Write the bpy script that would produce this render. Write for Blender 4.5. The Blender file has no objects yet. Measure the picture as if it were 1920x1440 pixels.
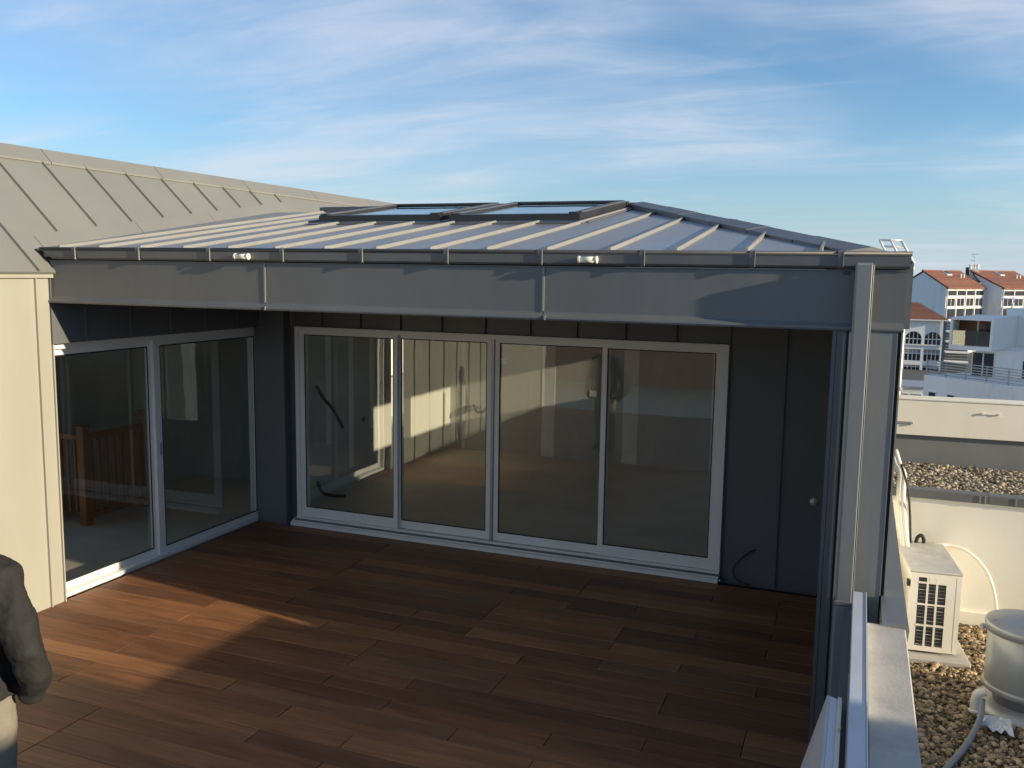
import bpy, math, random
from mathutils import Vector, Matrix
random.seed(7)
R = math.radians
S = bpy.context.scene
COL = S.collection

# ------------------------------------------------------------------ camera
CAM = Vector((6.0583, -8.1355, 2.7908))
YAW, PITCH, ROLL, FPX = R(21.261), R(7.206), R(0.8311), 1676.2
fw = Vector((-math.sin(YAW) * math.cos(PITCH), math.cos(YAW) * math.cos(PITCH), -math.sin(PITCH)))
rt0 = Vector((math.cos(YAW), math.sin(YAW), 0))
up0 = rt0.cross(fw)
rt = rt0 * math.cos(ROLL) + up0 * math.sin(ROLL)
up = -rt0 * math.sin(ROLL) + up0 * math.cos(ROLL)
cd = bpy.data.cameras.new('camera')
cd.sensor_width = 36
cd.lens = FPX / 1920 * 36
cd.clip_start = 0.05
cd.clip_end = 5000
cam = bpy.data.objects.new('camera', cd)
COL.objects.link(cam)
m = Matrix((rt, up, -fw)).transposed().to_4x4()
m.translation = CAM
cam.matrix_world = m
S.camera = cam


def ray(px, py):
    return fw * FPX + rt * (px - 960) + up * (720 - py)


def at(px, py, Y):
    """real place of a photograph pixel on the wall plane y = Y"""
    d = ray(px, py)
    return CAM + d * ((Y - CAM.y) / d.y)


def atz(px, py, z):
    d = ray(px, py)
    return CAM + d * ((z - CAM.z) / d.z)


# ------------------------------------------------------------------ world, sun, exposure
SUN_EL, SUN_AZ = R(13.3), R(7.5)          # azimuth measured from +X towards -Y
to_sun = Vector((math.cos(SUN_EL) * math.cos(SUN_AZ), -math.cos(SUN_EL) * math.sin(SUN_AZ), math.sin(SUN_EL)))
W = bpy.data.worlds.new('World')
S.world = W
W.use_nodes = True
nt = W.node_tree
nt.nodes.clear()
N = nt.nodes.new
L = nt.links.new
out = N('ShaderNodeOutputWorld')
bg = N('ShaderNodeBackground')
sky = N('ShaderNodeTexSky')
sky.sky_type = 'NISHITA'
sky.sun_disc = False
sky.sun_elevation = SUN_EL
sky.sun_rotation = -(R(90) + SUN_AZ)
sky.altitude = 0
sky.air_density = 1.0
sky.dust_density = 0.0
sky.ozone_density = 4.0
bg.inputs[1].default_value = 0.112
tc = N('ShaderNodeTexCoord')
sep = N('ShaderNodeSeparateXYZ')
L(tc.outputs['Generated'], sep.inputs[0])


def mth(op, a, b=None, clamp=False):
    n = N('ShaderNodeMath')
    n.operation = op
    n.use_clamp = clamp
    for i, q in enumerate((a, b)):
        if q is None:
            continue
        if isinstance(q, (int, float)):
            n.inputs[i].default_value = q
        else:
            L(q, n.inputs[i])
    return n.outputs[0]


zc = mth('ADD', mth('MAXIMUM', sep.outputs[2], 0.0), 0.13)
cmb = N('ShaderNodeCombineXYZ')
L(mth('DIVIDE', sep.outputs[0], zc), cmb.inputs[0])
L(mth('DIVIDE', sep.outputs[1], zc), cmb.inputs[1])


def cloud_noise(scale, sx, sy, rot, loc, detail, rough, dist):
    mp = N('ShaderNodeMapping')
    mp.inputs['Scale'].default_value = (sx, sy, 1)
    mp.inputs['Rotation'].default_value = (0, 0, rot)
    mp.inputs['Location'].default_value = loc
    L(cmb.outputs[0], mp.inputs[0])
    n = N('ShaderNodeTexNoise')
    n.inputs['Scale'].default_value = scale
    n.inputs['Detail'].default_value = detail
    n.inputs['Roughness'].default_value = rough
    n.inputs['Distortion'].default_value = dist
    L(mp.outputs[0], n.inputs[0])
    return n.outputs[0]


def ramp(val, lo, hi):
    n = N('ShaderNodeMapRange')
    n.interpolation_type = 'SMOOTHSTEP'
    n.inputs[1].default_value = lo
    n.inputs[2].default_value = hi
    L(val, n.inputs[0])
    return n.outputs[0]


veil = ramp(cloud_noise(0.55, 0.9, 1.25, -0.45, (2.3, 0.9, 0), 4, 0.5, 0.5), 0.36, 0.60)
wisp = ramp(cloud_noise(1.1, 0.6, 1.5, -0.55, (1.3, 2.2, 0), 9, 0.60, 0.9), 0.36, 0.72)
low = ramp(cloud_noise(1.6, 0.45, 1.3, -0.3, (5.3, 7.2, 0), 8, 0.6, 0.6), 0.50, 0.70)
cl = mth('ADD', mth('MULTIPLY', veil, mth('ADD', 0.30, mth('MULTIPLY', wisp, 0.70))), mth('MULTIPLY', low, 0.40), True)
cl = mth('MULTIPLY', cl, 0.60)
mixc = N('ShaderNodeMix')
mixc.data_type = 'RGBA'
L(cl, mixc.inputs[0])
tint = N('ShaderNodeMix')
tint.data_type = 'RGBA'
tint.blend_type = 'MULTIPLY'
tint.inputs[0].default_value = 1
tint.inputs[7].default_value = (1.05, 1.10, 1.12, 1)
L(sky.outputs[0], tint.inputs[6])
haze_mix = N('ShaderNodeMix')
haze_mix.data_type = 'RGBA'
L(mth('MULTIPLY', ramp(sep.outputs[2], 0.17, 0.0), 0.75), haze_mix.inputs[0])
L(tint.outputs[2], haze_mix.inputs[6])
haze_mix.inputs[7].default_value = (2.55, 3.55, 4.5, 1)
L(haze_mix.outputs[2], mixc.inputs[6])
mixc.inputs[7].default_value = (4.7, 5.0, 5.6, 1)
L(mixc.outputs[2], bg.inputs[0])
L(bg.outputs[0], out.inputs[0])

sd = bpy.data.lights.new('sun', 'SUN')
sd.energy = 4.8
sd.angle = R(0.6)
sd.color = (1.0, 0.85, 0.61)
sun = bpy.data.objects.new('sun', sd)
COL.objects.link(sun)
sun.rotation_euler = to_sun.to_track_quat('Z', 'Y').to_euler()
sun.location = (30, -4, 12)

S.view_settings.view_transform = 'Standard'
S.view_settings.look = 'None'
S.view_settings.gamma = 1
S.view_settings.exposure = 0.5
S.cycles.diffuse_bounces = 6
S.render.resolution_x, S.render.resolution_y = 1024, 768

# ------------------------------------------------------------------ materials
MATS = {}


def mat(name, col, rough=0.6, metal=0.0, var=0.0, vscale=3.0, vstretch=(1, 1, 1), bump=0.0, bscale=60.0,
        rand=0.0, spec=0.5, coat=0.0, island=False, dirt=None):
    """principled material with world-space mottling, optional per-object variation and fine bump"""
    mt = bpy.data.materials.new(name)
    mt.use_nodes = True
    t = mt.node_tree
    b = t.nodes['Principled BSDF']
    b.inputs['Roughness'].default_value = rough
    b.inputs['Metallic'].default_value = metal
    b.inputs['Specular IOR Level'].default_value = spec
    b.inputs['Coat Weight'].default_value = coat
    c4 = (*col, 1)
    b.inputs['Base Color'].default_value = c4
    geo = t.nodes.new('ShaderNodeNewGeometry')
    cur = None
    if var > 0:
        mp = t.nodes.new('ShaderNodeMapping')
        mp.inputs['Scale'].default_value = vstretch
        t.links.new(geo.outputs['Position'], mp.inputs[0])
        n = t.nodes.new('ShaderNodeTexNoise')
        n.inputs['Scale'].default_value = vscale
        n.inputs['Detail'].default_value = 6
        n.inputs['Roughness'].default_value = 0.62
        t.links.new(mp.outputs[0], n.inputs[0])
        r = t.nodes.new('ShaderNodeMapRange')
        r.inputs[1].default_value = 0.25
        r.inputs[2].default_value = 0.75
        r.inputs[3].default_value = 1 - var
        r.inputs[4].default_value = 1 + var
        t.links.new(n.outputs[0], r.inputs[0])
        cur = r.outputs[0]
        rr = t.nodes.new('ShaderNodeMapRange')
        rr.inputs[1].default_value = 0.25
        rr.inputs[2].default_value = 0.75
        rr.inputs[3].default_value = max(0.02, rough - 0.12)
        rr.inputs[4].default_value = min(1, rough + 0.12)
        t.links.new(n.outputs[0], rr.inputs[0])
        t.links.new(rr.outputs[0], b.inputs['Roughness'])
    if rand > 0:
        oi = t.nodes.new('ShaderNodeObjectInfo')
        r = t.nodes.new('ShaderNodeMapRange')
        r.inputs[3].default_value = 1 - rand
        r.inputs[4].default_value = 1 + rand
        t.links.new(geo.outputs['Random Per Island'] if island else oi.outputs['Random'], r.inputs[0])
        if cur is None:
            cur = r.outputs[0]
        else:
            mm = t.nodes.new('ShaderNodeMath')
            mm.operation = 'MULTIPLY'
            t.links.new(cur, mm.inputs[0])
            t.links.new(r.outputs[0], mm.inputs[1])
            cur = mm.outputs[0]
    colsock = None
    if cur is not None:
        mx = t.nodes.new('ShaderNodeVectorMath')
        mx.operation = 'SCALE'
        mx.inputs[0].default_value = col
        t.links.new(cur, mx.inputs['Scale'])
        colsock = mx.outputs[0]
        t.links.new(colsock, b.inputs['Base Color'])
    if dirt:
        # stains with their own shape: (colour, noise scale, stretch, threshold, strength)
        dc, ds, dst, th, stg = dirt
        mp = t.nodes.new('ShaderNodeMapping')
        mp.inputs['Scale'].default_value = dst
        t.links.new(geo.outputs['Position'], mp.inputs[0])
        n = t.nodes.new('ShaderNodeTexNoise')
        n.inputs['Scale'].default_value = ds
        n.inputs['Detail'].default_value = 7
        n.inputs['Roughness'].default_value = 0.7
        t.links.new(mp.outputs[0], n.inputs[0])
        r = t.nodes.new('ShaderNodeMapRange')
        r.inputs[1].default_value = th
        r.inputs[2].default_value = th + 0.18
        r.inputs[4].default_value = stg
        t.links.new(n.outputs[0], r.inputs[0])
        mx = t.nodes.new('ShaderNodeMix')
        mx.data_type = 'RGBA'
        t.links.new(r.outputs[0], mx.inputs[0])
        if colsock:
            t.links.new(colsock, mx.inputs[6])
        else:
            mx.inputs[6].default_value = c4
        mx.inputs[7].default_value = (*dc, 1)
        t.links.new(mx.outputs[2], b.inputs['Base Color'])
    if bump > 0:
        n = t.nodes.new('ShaderNodeTexNoise')
        n.inputs['Scale'].default_value = bscale
        n.inputs['Detail'].default_value = 5
        t.links.new(geo.outputs['Position'], n.inputs[0])
        bp = t.nodes.new('ShaderNodeBump')
        bp.inputs['Strength'].default_value = bump
        bp.inputs['Distance'].default_value = 0.02
        t.links.new(n.outputs[0], bp.inputs['Height'])
        t.links.new(bp.outputs[0], b.inputs['Normal'])
    MATS[name] = mt
    return mt


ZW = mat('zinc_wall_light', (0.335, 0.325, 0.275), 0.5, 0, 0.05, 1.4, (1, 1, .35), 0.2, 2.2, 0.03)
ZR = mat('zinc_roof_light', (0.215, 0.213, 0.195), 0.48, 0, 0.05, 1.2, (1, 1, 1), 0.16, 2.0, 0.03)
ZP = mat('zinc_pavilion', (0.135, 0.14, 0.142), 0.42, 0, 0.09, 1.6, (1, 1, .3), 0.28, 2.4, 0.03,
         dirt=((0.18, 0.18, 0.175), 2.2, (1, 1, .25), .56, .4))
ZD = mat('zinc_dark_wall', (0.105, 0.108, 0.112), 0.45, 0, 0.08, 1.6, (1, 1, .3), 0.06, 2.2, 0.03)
ZF = mat('zinc_front_roof', (0.225, 0.232, 0.245), 0.36, 0, 0.10, 2.0, (1, .35, 1), 0.14, 3.0, 0.05)
ZS = mat('zinc_seam', (0.25, 0.247, 0.228), 0.45, 0, 0.05, 3)
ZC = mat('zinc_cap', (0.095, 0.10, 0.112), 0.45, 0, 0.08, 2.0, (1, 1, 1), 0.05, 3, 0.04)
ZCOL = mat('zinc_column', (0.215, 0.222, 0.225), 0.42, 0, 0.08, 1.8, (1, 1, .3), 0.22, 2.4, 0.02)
BEAD = mat('gutter_bead_shaded', (0.05, 0.052, 0.056), 0.5, 0, 0.1, 4)  # shadow on the bead put into its darker colour
ALU = mat('white_aluminium', (0.80, 0.795, 0.775), 0.4, 0, 0.04, 4, (1, 1, 1), 0, 1)
ALUG = mat('grey_track', (0.36, 0.37, 0.38), 0.35, 0.3, 0.06, 6)
TRK = mat('track_groove', (0.16, 0.165, 0.17), 0.5, 0.2, 0.1, 8)
RUB = mat('black_rubber', (0.015, 0.015, 0.015), 0.6)
BLK = mat('dark_frame', (0.028, 0.028, 0.03), 0.35, 0, 0.1, 5)
SUBD = mat('dark_underdeck', (0.012, 0.010, 0.009), 0.9)
CONC = mat('concrete', (0.44, 0.42, 0.385), 0.85, 0, 0.12, 5, (1, 1, 1), 0.10, 60,
           dirt=((0.26, 0.25, 0.235), 3.5, (1, 1, 1), .53, .6))
WHT = mat('white_render', (0.86, 0.83, 0.74), 0.9, 0, 0.04, 1.5, (1, 1, .5), 0.05, 60,
          dirt=((0.60, 0.57, 0.50), 1.3, (1, 1, .25), .56, .45))
CREAM = mat('cream_render', (0.90, 0.85, 0.72), 0.9, 0, 0.04, 1.3, (1, 1, .6), 0.05, 60,
            dirt=((0.62, 0.58, 0.48), 1.6, (1, 1, .2), .58, .45))
FWH = mat('far_white_render', (0.86, 0.845, 0.81), 0.9, 0, 0.06, .35, (1, 1, .4), 0, 1,
          dirt=((0.52, 0.51, 0.49), .5, (1, 1, .2), .55, .5))
FFR = mat('far_white_frame', (0.80, 0.79, 0.76), 0.6)
TILE = mat('clay_tile', (0.21, 0.085, 0.052), 0.85, 0, 0.22, 1.1, (1, 1, 1), 0, 1, 0.18,
           dirt=((0.12, 0.07, 0.05), .9, (1, 1, 1), .5, .6))
DGL = mat('far_dark_glass', (0.035, 0.04, 0.05), 0.06, 0, 0.3, .6)
CUR = mat('far_curtain', (0.42, 0.43, 0.45), 0.8, 0, 0.2, 2, (4, 4, .3))
BLK2 = mat('far_dark_wall', (0.09, 0.09, 0.095), 0.8, 0, 0.3, .5)
WOODC = mat('brown_cladding', (0.20, 0.085, 0.04), 0.6, 0, 0.2, 3, (1, 1, 8))
PLAST = mat('plasterboard', (0.47, 0.465, 0.43), 0.9, 0, 0.10, 1.2, (1, 1, .4), 0.05, 40,
            dirt=((0.66, 0.65, 0.59), 1.8, (1.6, 1.6, .6), .57, .6))
JOINT = mat('joint_compound', (0.84, 0.83, 0.77), 0.95, 0, 0.08, 7, (1, 1, 1), 0.05, 50)
SCREED = mat('screed_floor', (0.64, 0.58, 0.47), 0.9, 0, 0.12, 2.2, (1, 1, 1), 0.1, 60,
             dirt=((0.66, 0.60, 0.48), 2.5, (1, 1, 1), .56, .6))
STAIRW = mat('orange_wood', (0.33, 0.13, 0.045), 0.45, 0, 0.18, 6, (6, 6, .6))
ACW = mat('ac_casing', (0.82, 0.79, 0.70), 0.5, 0, 0.04, 6)
ACT = mat('ac_top', (0.50, 0.495, 0.46), 0.55, 0, 0.12, 9, dirt=((0.35, 0.33, 0.28), 6, (1, 1, 1), .5, .5))
COIL = mat('coil_fins', (0.06, 0.065, 0.07), 0.5, 0.2, 0.2, 30)
GALV = mat('galvanised', (0.42, 0.44, 0.43), 0.38, 0.35, 0.16, 5, (1, 1, .5), 0.05, 9,
           dirt=((0.55, 0.54, 0.48), 4, (1, 1, .4), .5, .5))
GRAVBASE = mat('gravel_bed', (0.11, 0.085, 0.055), 0.95, 0, 0.3, 25)
GRAV = mat('pebbles', (0.33, 0.245, 0.145), 0.75, 0, 0.2, 18, (1, 1, 1), 0, 1, 0.75, island=True)
GRAV2 = mat('pebbles_grey', (0.28, 0.235, 0.17), 0.75, 0, 0.25, 14, (1, 1, 1), 0, 1, 0.75, island=True)
PVC = mat('white_plastic', (0.78, 0.75, 0.65), 0.5, 0, 0.05, 8)
HOSE = mat('grey_hose', (0.22, 0.23, 0.24), 0.5, 0, 0.1, 9)
BRASS = mat('steel_lock', (0.72, 0.67, 0.52), 0.4, 0.3)
FILM = mat('clear_film', (0.62, 0.64, 0.66), 0.25, 0, 0.2, 14)
JACK = mat('grey_jacket', (0.017, 0.016, 0.015), 0.85, 0, 0.18, 14, (1, 1, 1), 0.25, 30)
TROU = mat('khaki_trousers', (0.21, 0.19, 0.15), 0.9, 0, 0.12, 12, (1, 1, 1), 0.3, 25)
SKIN = mat('skin', (0.50, 0.30, 0.21), 0.55, 0, 0.06, 20)
HAIR = mat('dark_hair', (0.03, 0.02, 0.015), 0.6, 0, 0.3, 60, (8, 8, 1), 0.5, 120)
SHOE = mat('dark_shoe', (0.03, 0.025, 0.02), 0.6)
GRD = mat('ground_mix', (0.10, 0.10, 0.09), 0.9, 0, 0.4, .05)
PANELM = mat('pale_sheet', (0.55, 0.55, 0.53), 0.55, 0, 0.05, 3)
ALUD = mat('anodised_rail', (0.60, 0.63, 0.68), 0.38, 0.1, 0.06, 5)


def glass_mat(name, tint, base, edge):
    mt = bpy.data.materials.new(name)
    mt.use_nodes = True
    t = mt.node_tree
    t.nodes.clear()
    o = t.nodes.new('ShaderNodeOutputMaterial')
    tr = t.nodes.new('ShaderNodeBsdfTransparent')
    tr.inputs[0].default_value = (*tint, 1)
    gl = t.nodes.new('ShaderNodeBsdfGlossy')
    gl.inputs['Roughness'].default_value = 0.0
    gl.inputs[0].default_value = (.95, .97, .95, 1)
    geo = t.nodes.new('ShaderNodeNewGeometry')
    n = t.nodes.new('ShaderNodeTexNoise')
    n.inputs['Scale'].default_value = 1.6
    t.links.new(geo.outputs['Position'], n.inputs[0])
    bp = t.nodes.new('ShaderNodeBump')
    bp.inputs['Strength'].default_value = 0.012
    bp.inputs['Distance'].default_value = 0.05
    t.links.new(n.outputs[0], bp.inputs['Height'])
    t.links.new(bp.outputs[0], gl.inputs['Normal'])
    fr = t.nodes.new('ShaderNodeFresnel')
    ior = t.nodes.new('ShaderNodeMapRange')      # same air-to-glass step on both faces of the pane
    ior.inputs[3].default_value = 1.5
    ior.inputs[4].default_value = 1 / 1.5
    t.links.new(geo.outputs['Backfacing'], ior.inputs[0])
    t.links.new(ior.outputs[0], fr.inputs[0])
    mr = t.nodes.new('ShaderNodeMapRange')
    mr.inputs[1].default_value = 0.04
    mr.inputs[2].default_value = 1.0
    mr.inputs[3].default_value = base
    mr.inputs[4].default_value = edge
    t.links.new(fr.outputs[0], mr.inputs[0])
    mx = t.nodes.new('ShaderNodeMixShader')
    t.links.new(mr.outputs[0], mx.inputs[0])
    t.links.new(tr.outputs[0], mx.inputs[1])
    t.links.new(gl.outputs[0], mx.inputs[2])
    t.links.new(mx.outputs[0], o.inputs[0])
    MATS[name] = mt
    return mt


GLASS = glass_mat('window_glass', (0.945, 0.95, 0.935), 0.085, 1.0)
GLASSD = glass_mat('tinted_glass', (0.90, 0.905, 0.895), 0.075, 1.0)
BALG = glass_mat('balustrade_glass', (0.55, 0.62, 0.58), 0.18, 1.0)


def wood_mat():
    mt = bpy.data.materials.new('deck_wood')
    mt.use_nodes = True
    t = mt.node_tree
    b = t.nodes['Principled BSDF']
    oi = t.nodes.new('ShaderNodeObjectInfo')
    tcn = t.nodes.new('ShaderNodeTexCoord')
    k = t.nodes.new('ShaderNodeVectorMath')
    k.operation = 'SCALE'
    k.inputs[0].default_value = (37, 91, 13)
    t.links.new(oi.outputs['Random'], k.inputs['Scale'])
    a = t.nodes.new('ShaderNodeVectorMath')
    a.operation = 'ADD'
    t.links.new(tcn.outputs['Object'], a.inputs[0])
    t.links.new(k.outputs[0], a.inputs[1])

    def noise(stretch, scale, det, dist):
        mp = t.nodes.new('ShaderNodeMapping')
        mp.inputs['Scale'].default_value = stretch
        t.links.new(a.outputs[0], mp.inputs[0])
        n = t.nodes.new('ShaderNodeTexNoise')
        n.inputs['Scale'].default_value = scale
        n.inputs['Detail'].default_value = det
        n.inputs['Roughness'].default_value = 0.6
        n.inputs['Distortion'].default_value = dist
        t.links.new(mp.outputs[0], n.inputs[0])
        return n.outputs[0]
    fine = noise((1.2, 40, 40), 2.2, 8, 0.2)
    broad = noise((0.5, 5, 5), 2.0, 5, 1.2)
    tone = t.nodes.new('ShaderNodeValToRGB')
    e = tone.color_ramp.elements
    e[0].position, e[0].color = 0.0, (0.168, 0.074, 0.036, 1)
    e[1].position, e[1].color = 1.0, (0.398, 0.186, 0.075, 1)
    for p, c in ((0.22, (0.212, 0.090, 0.041, 1)), (0.45, (0.263, 0.111, 0.048, 1)), (0.62, (0.246, 0.119, 0.058, 1)),
                 (0.8, (0.312, 0.136, 0.058, 1))):
        q = e.new(p)
        q.color = c
    t.links.new(oi.outputs['Random'], tone.inputs[0])
    mr = t.nodes.new('ShaderNodeMapRange')
    mr.inputs[1].default_value = 0.25
    mr.inputs[2].default_value = 0.78
    mr.inputs[3].default_value = 0.62
    mr.inputs[4].default_value = 1.32
    t.links.new(broad, mr.inputs[0])
    mr2 = t.nodes.new('ShaderNodeMapRange')
    mr2.inputs[1].default_value = 0.3
    mr2.inputs[2].default_value = 0.7
    mr2.inputs[3].default_value = 0.74
    mr2.inputs[4].default_value = 1.22
    t.links.new(fine, mr2.inputs[0])
    mm = t.nodes.new('ShaderNodeMath')
    mm.operation = 'MULTIPLY'
    t.links.new(mr.outputs[0], mm.inputs[0])
    t.links.new(mr2.outputs[0], mm.inputs[1])
    sc = t.nodes.new('ShaderNodeVectorMath')
    sc.operation = 'SCALE'
    t.links.new(tone.outputs[0], sc.inputs[0])
    t.links.new(mm.outputs[0], sc.inputs['Scale'])
    t.links.new(sc.outputs[0], b.inputs['Base Color'])
    rr = t.nodes.new('ShaderNodeMapRange')
    rr.inputs[3].default_value = 0.42
    rr.inputs[4].default_value = 0.68
    t.links.new(broad, rr.inputs[0])
    t.links.new(rr.outputs[0], b.inputs['Roughness'])
    bp = t.nodes.new('ShaderNodeBump')
    bp.inputs['Strength'].default_value = 0.22
    bp.inputs['Distance'].default_value = 0.004
    t.links.new(fine, bp.inputs['Height'])
    t.links.new(bp.outputs[0], b.inputs['Normal'])
    return mt


WOOD = wood_mat()

# ------------------------------------------------------------------ mesh helpers
WL = {}


class MB:
    def __init__(self, T=None):
        self.v, self.f, self.T = [], [], T

    def add(self, vs, fs):
        o = len(self.v)
        if self.T:
            vs = [self.T(*p) for p in vs]
        self.v += [tuple(p) for p in vs]
        self.f += [tuple(i + o for i in q) for q in fs]
        return self

    def box(self, x0, x1, y0, y1, z0, z1, b=0.0):
        if b <= 0:
            vs = [(x, y, z) for z in (z0, z1) for y in (y0, y1) for x in (x0, x1)]
            return self.add(vs, [(0, 2, 3, 1), (4, 5, 7, 6), (0, 1, 5, 4), (2, 6, 7, 3), (0, 4, 6, 2), (1, 3, 7, 5)])
        # chamfered all round
        X, Y, Z = (x0, x1), (y0, y1), (z0, z1)
        vs, idx = [], {}
        for i in (0, 1):
            for j in (0, 1):
                for k in (0, 1):
                    sx, sy, sz = (1, -1)[i], (1, -1)[j], (1, -1)[k]
                    for ax in range(3):
                        p = [X[i] + sx * b, Y[j] + sy * b, Z[k] + sz * b]
                        p[ax] = (X[i], Y[j], Z[k])[ax]
                        idx[(i, j, k, ax)] = len(vs)
                        vs.append(tuple(p))
        fs = []
        for ax in range(3):
            for s in (0, 1):
                o = [q for q in range(3) if q != ax]
                ring = []
                for (p, q) in ((0, 0), (1, 0), (1, 1), (0, 1)):
                    c = [0, 0, 0]
                    c[ax], c[o[0]], c[o[1]] = s, p, q
                    ring.append(idx[(*c, ax)])
                fs.append(tuple(ring))
        for ax in range(3):
            o = [q for q in range(3) if q != ax]
            for p in (0, 1):
                for q in (0, 1):
                    c0, c1 = [0, 0, 0], [0, 0, 0]
                    c0[ax], c1[ax] = 0, 1
                    for c in (c0, c1):
                        c[o[0]], c[o[1]] = p, q
                    fs.append((idx[(*c0, o[0])], idx[(*c1, o[0])], idx[(*c1, o[1])], idx[(*c0, o[1])]))
        for i in (0, 1):
            for j in (0, 1):
                for k in (0, 1):
                    fs.append(tuple(idx[(i, j, k, a)] for a in range(3)))
        return self.add(vs, fs)

    def prism(self, poly, d):
        n = len(poly)
        d = Vector(d)
        vs = [Vector(p) for p in poly] + [Vector(p) + d for p in poly]
        fs = [tuple(range(n))[::-1], tuple(range(n, 2 * n))]
        fs += [(i, (i + 1) % n, n + (i + 1) % n, n + i) for i in range(n)]
        return self.add([tuple(p) for p in vs], fs)

    def profile(self, prof, p0, p1, ax='x'):
        """closed profile of (y,z) run along x (or (x,z) along y) from p0 to p1"""
        n = len(prof)
        vs = []
        for p in (p0, p1):
            for (a, z) in prof:
                vs.append((p, a, z) if ax == 'x' else (a, p, z))
        fs = [tuple(range(n)), tuple(range(n, 2 * n))[::-1]]
        fs += [(i, n + i, n + (i + 1) % n, (i + 1) % n) for i in range(n)]
        return self.add(vs, fs)

    def tube(self, pts, r, n=8):
        pts = [Vector(p) for p in pts]
        rs = r if isinstance(r, (list, tuple)) else [r] * len(pts)
        vs, prev = [], None
        for i, p in enumerate(pts):
            d = (pts[min(i + 1, len(pts) - 1)] - pts[max(i - 1, 0)]).normalized()
            if prev is None:
                a = d.orthogonal().normalized()
            else:
                a = (prev - d * prev.dot(d))
                a = a.normalized() if a.length > 1e-6 else d.orthogonal().normalized()
            prev = a
            b = d.cross(a)
            for k in range(n):
                t = 2 * math.pi * k / n
                vs.append(tuple(p + (a * math.cos(t) + b * math.sin(t)) * rs[i]))
        fs = [tuple(range(n))[::-1], tuple(range((len(pts) - 1) * n, len(pts) * n))]
        for i in range(len(pts) - 1):
            for k in range(n):
                fs.append((i * n + k, i * n + (k + 1) % n, (i + 1) * n + (k + 1) % n, (i + 1) * n + k))
        return self.add(vs, fs)

    def lathe(self, c, prof, n=40):
        vs = []
        for (r, z) in prof:
            for k in range(n):
                t = 2 * math.pi * k / n
                vs.append((c[0] + r * math.cos(t), c[1] + r * math.sin(t), z))
        fs = []
        for i in range(len(prof) - 1):
            for k in range(n):
                fs.append((i * n + k, i * n + (k + 1) % n, (i + 1) * n + (k + 1) % n, (i + 1) * n + k))
        fs.append(tuple(range(n))[::-1])
        fs.append(tuple(range((len(prof) - 1) * n, len(prof) * n)))
        return self.add(vs, fs)

    def loft(self, rings, n=16):
        """rings: (centre, axis_a vector, axis_b vector)"""
        vs = []
        for c, a, b in rings:
            c, a, b = Vector(c), Vector(a), Vector(b)
            for k in range(n):
                t = 2 * math.pi * k / n
                vs.append(tuple(c + a * math.cos(t) + b * math.sin(t)))
        fs = [tuple(range(n))[::-1], tuple(range((len(rings) - 1) * n, len(rings) * n))]
        for i in range(len(rings) - 1):
            for k in range(n):
                fs.append((i * n + k, i * n + (k + 1) % n, (i + 1) * n + (k + 1) % n, (i + 1) * n + k))
        return self.add(vs, fs)

    def obj(self, name, material, parent=None, smooth=False, label=None, cat=None, group=None, kind=None):
        xs = [p[0] for p in self.v]
        ys = [p[1] for p in self.v]
        zs = [p[2] for p in self.v]
        c = Vector(((min(xs) + max(xs)) / 2, (min(ys) + max(ys)) / 2, min(zs)))
        me = bpy.data.meshes.new(name)
        me.from_pydata([(p[0] - c.x, p[1] - c.y, p[2] - c.z) for p in self.v], [], self.f)
        me.update()
        fix_normals(me)
        if smooth:
            for p in me.polygons:
                p.use_smooth = True
        return link(name, me, material, c, parent, label, cat, group, kind)


def fix_normals(me):
    import bmesh
    b = bmesh.new()
    b.from_mesh(me)
    bmesh.ops.recalc_face_normals(b, faces=b.faces)
    b.to_mesh(me)
    b.free()


def link(name, me, material, c, parent=None, label=None, cat=None, group=None, kind=None):
    if material is not None and len(me.materials) == 0:
        me.materials.append(material)
    o = bpy.data.objects.new(name, me)
    COL.objects.link(o)
    WL[o.name] = Vector(c)
    o.location = c
    if parent is not None:
        o.parent = parent
        o.matrix_parent_inverse = Matrix.Translation(-WL[parent.name])
    tag(o, label, cat, group, kind)
    return o


def tag(o, label=None, cat=None, group=None, kind=None):
    if label:
        o['label'] = label
    if cat:
        o['category'] = cat
    if group:
        o['group'] = group
    if kind:
        o['kind'] = kind
    return o


def thing(name, loc, label, cat, group=None, kind=None):
    o = bpy.data.objects.new(name, None)
    o.empty_display_size = 0.1
    COL.objects.link(o)
    o.location = loc
    WL[o.name] = Vector(loc)
    return tag(o, label, cat, group, kind)


def frame(ox, oy, ang):
    """local frame: a along the direction ang, b 90 deg left of it"""
    ca, sa = math.cos(ang), math.sin(ang)
    return lambda a, b, z: (ox + a * ca - b * sa, oy + a * sa + b * ca, z)


def smooth_curve(pts, n=6):
    """Catmull-Rom through points"""
    P = [Vector(p) for p in pts]
    P = [P[0] * 2 - P[1]] + P + [P[-1] * 2 - P[-2]]
    o = []
    for i in range(1, len(P) - 2):
        for k in range(n):
            t = k / n
            a, b, c, d = P[i - 1], P[i], P[i + 1], P[i + 2]
            o.append(0.5 * ((2 * b) + (c - a) * t + (2 * a - 5 * b + 4 * c - d) * t * t + (3 * b - a - 3 * c + d) * t ** 3))
    o.append(P[-2])
    return o


# ================================================================== SETTING
GZ = -9.5
MB().box(-1800, 1800, -1800, 1800, GZ - 1, GZ).obj('ground', GRD, kind='structure')

# terrace deck ------------------------------------------------------
deck = MB().box(-0.10, 6.04, -9.2, 0.02, -0.12, -0.034).obj('deck', SUBD, kind='structure')
PITCH_Y, J0 = 0.1625, 2.80
plank_mesh = {}


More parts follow.
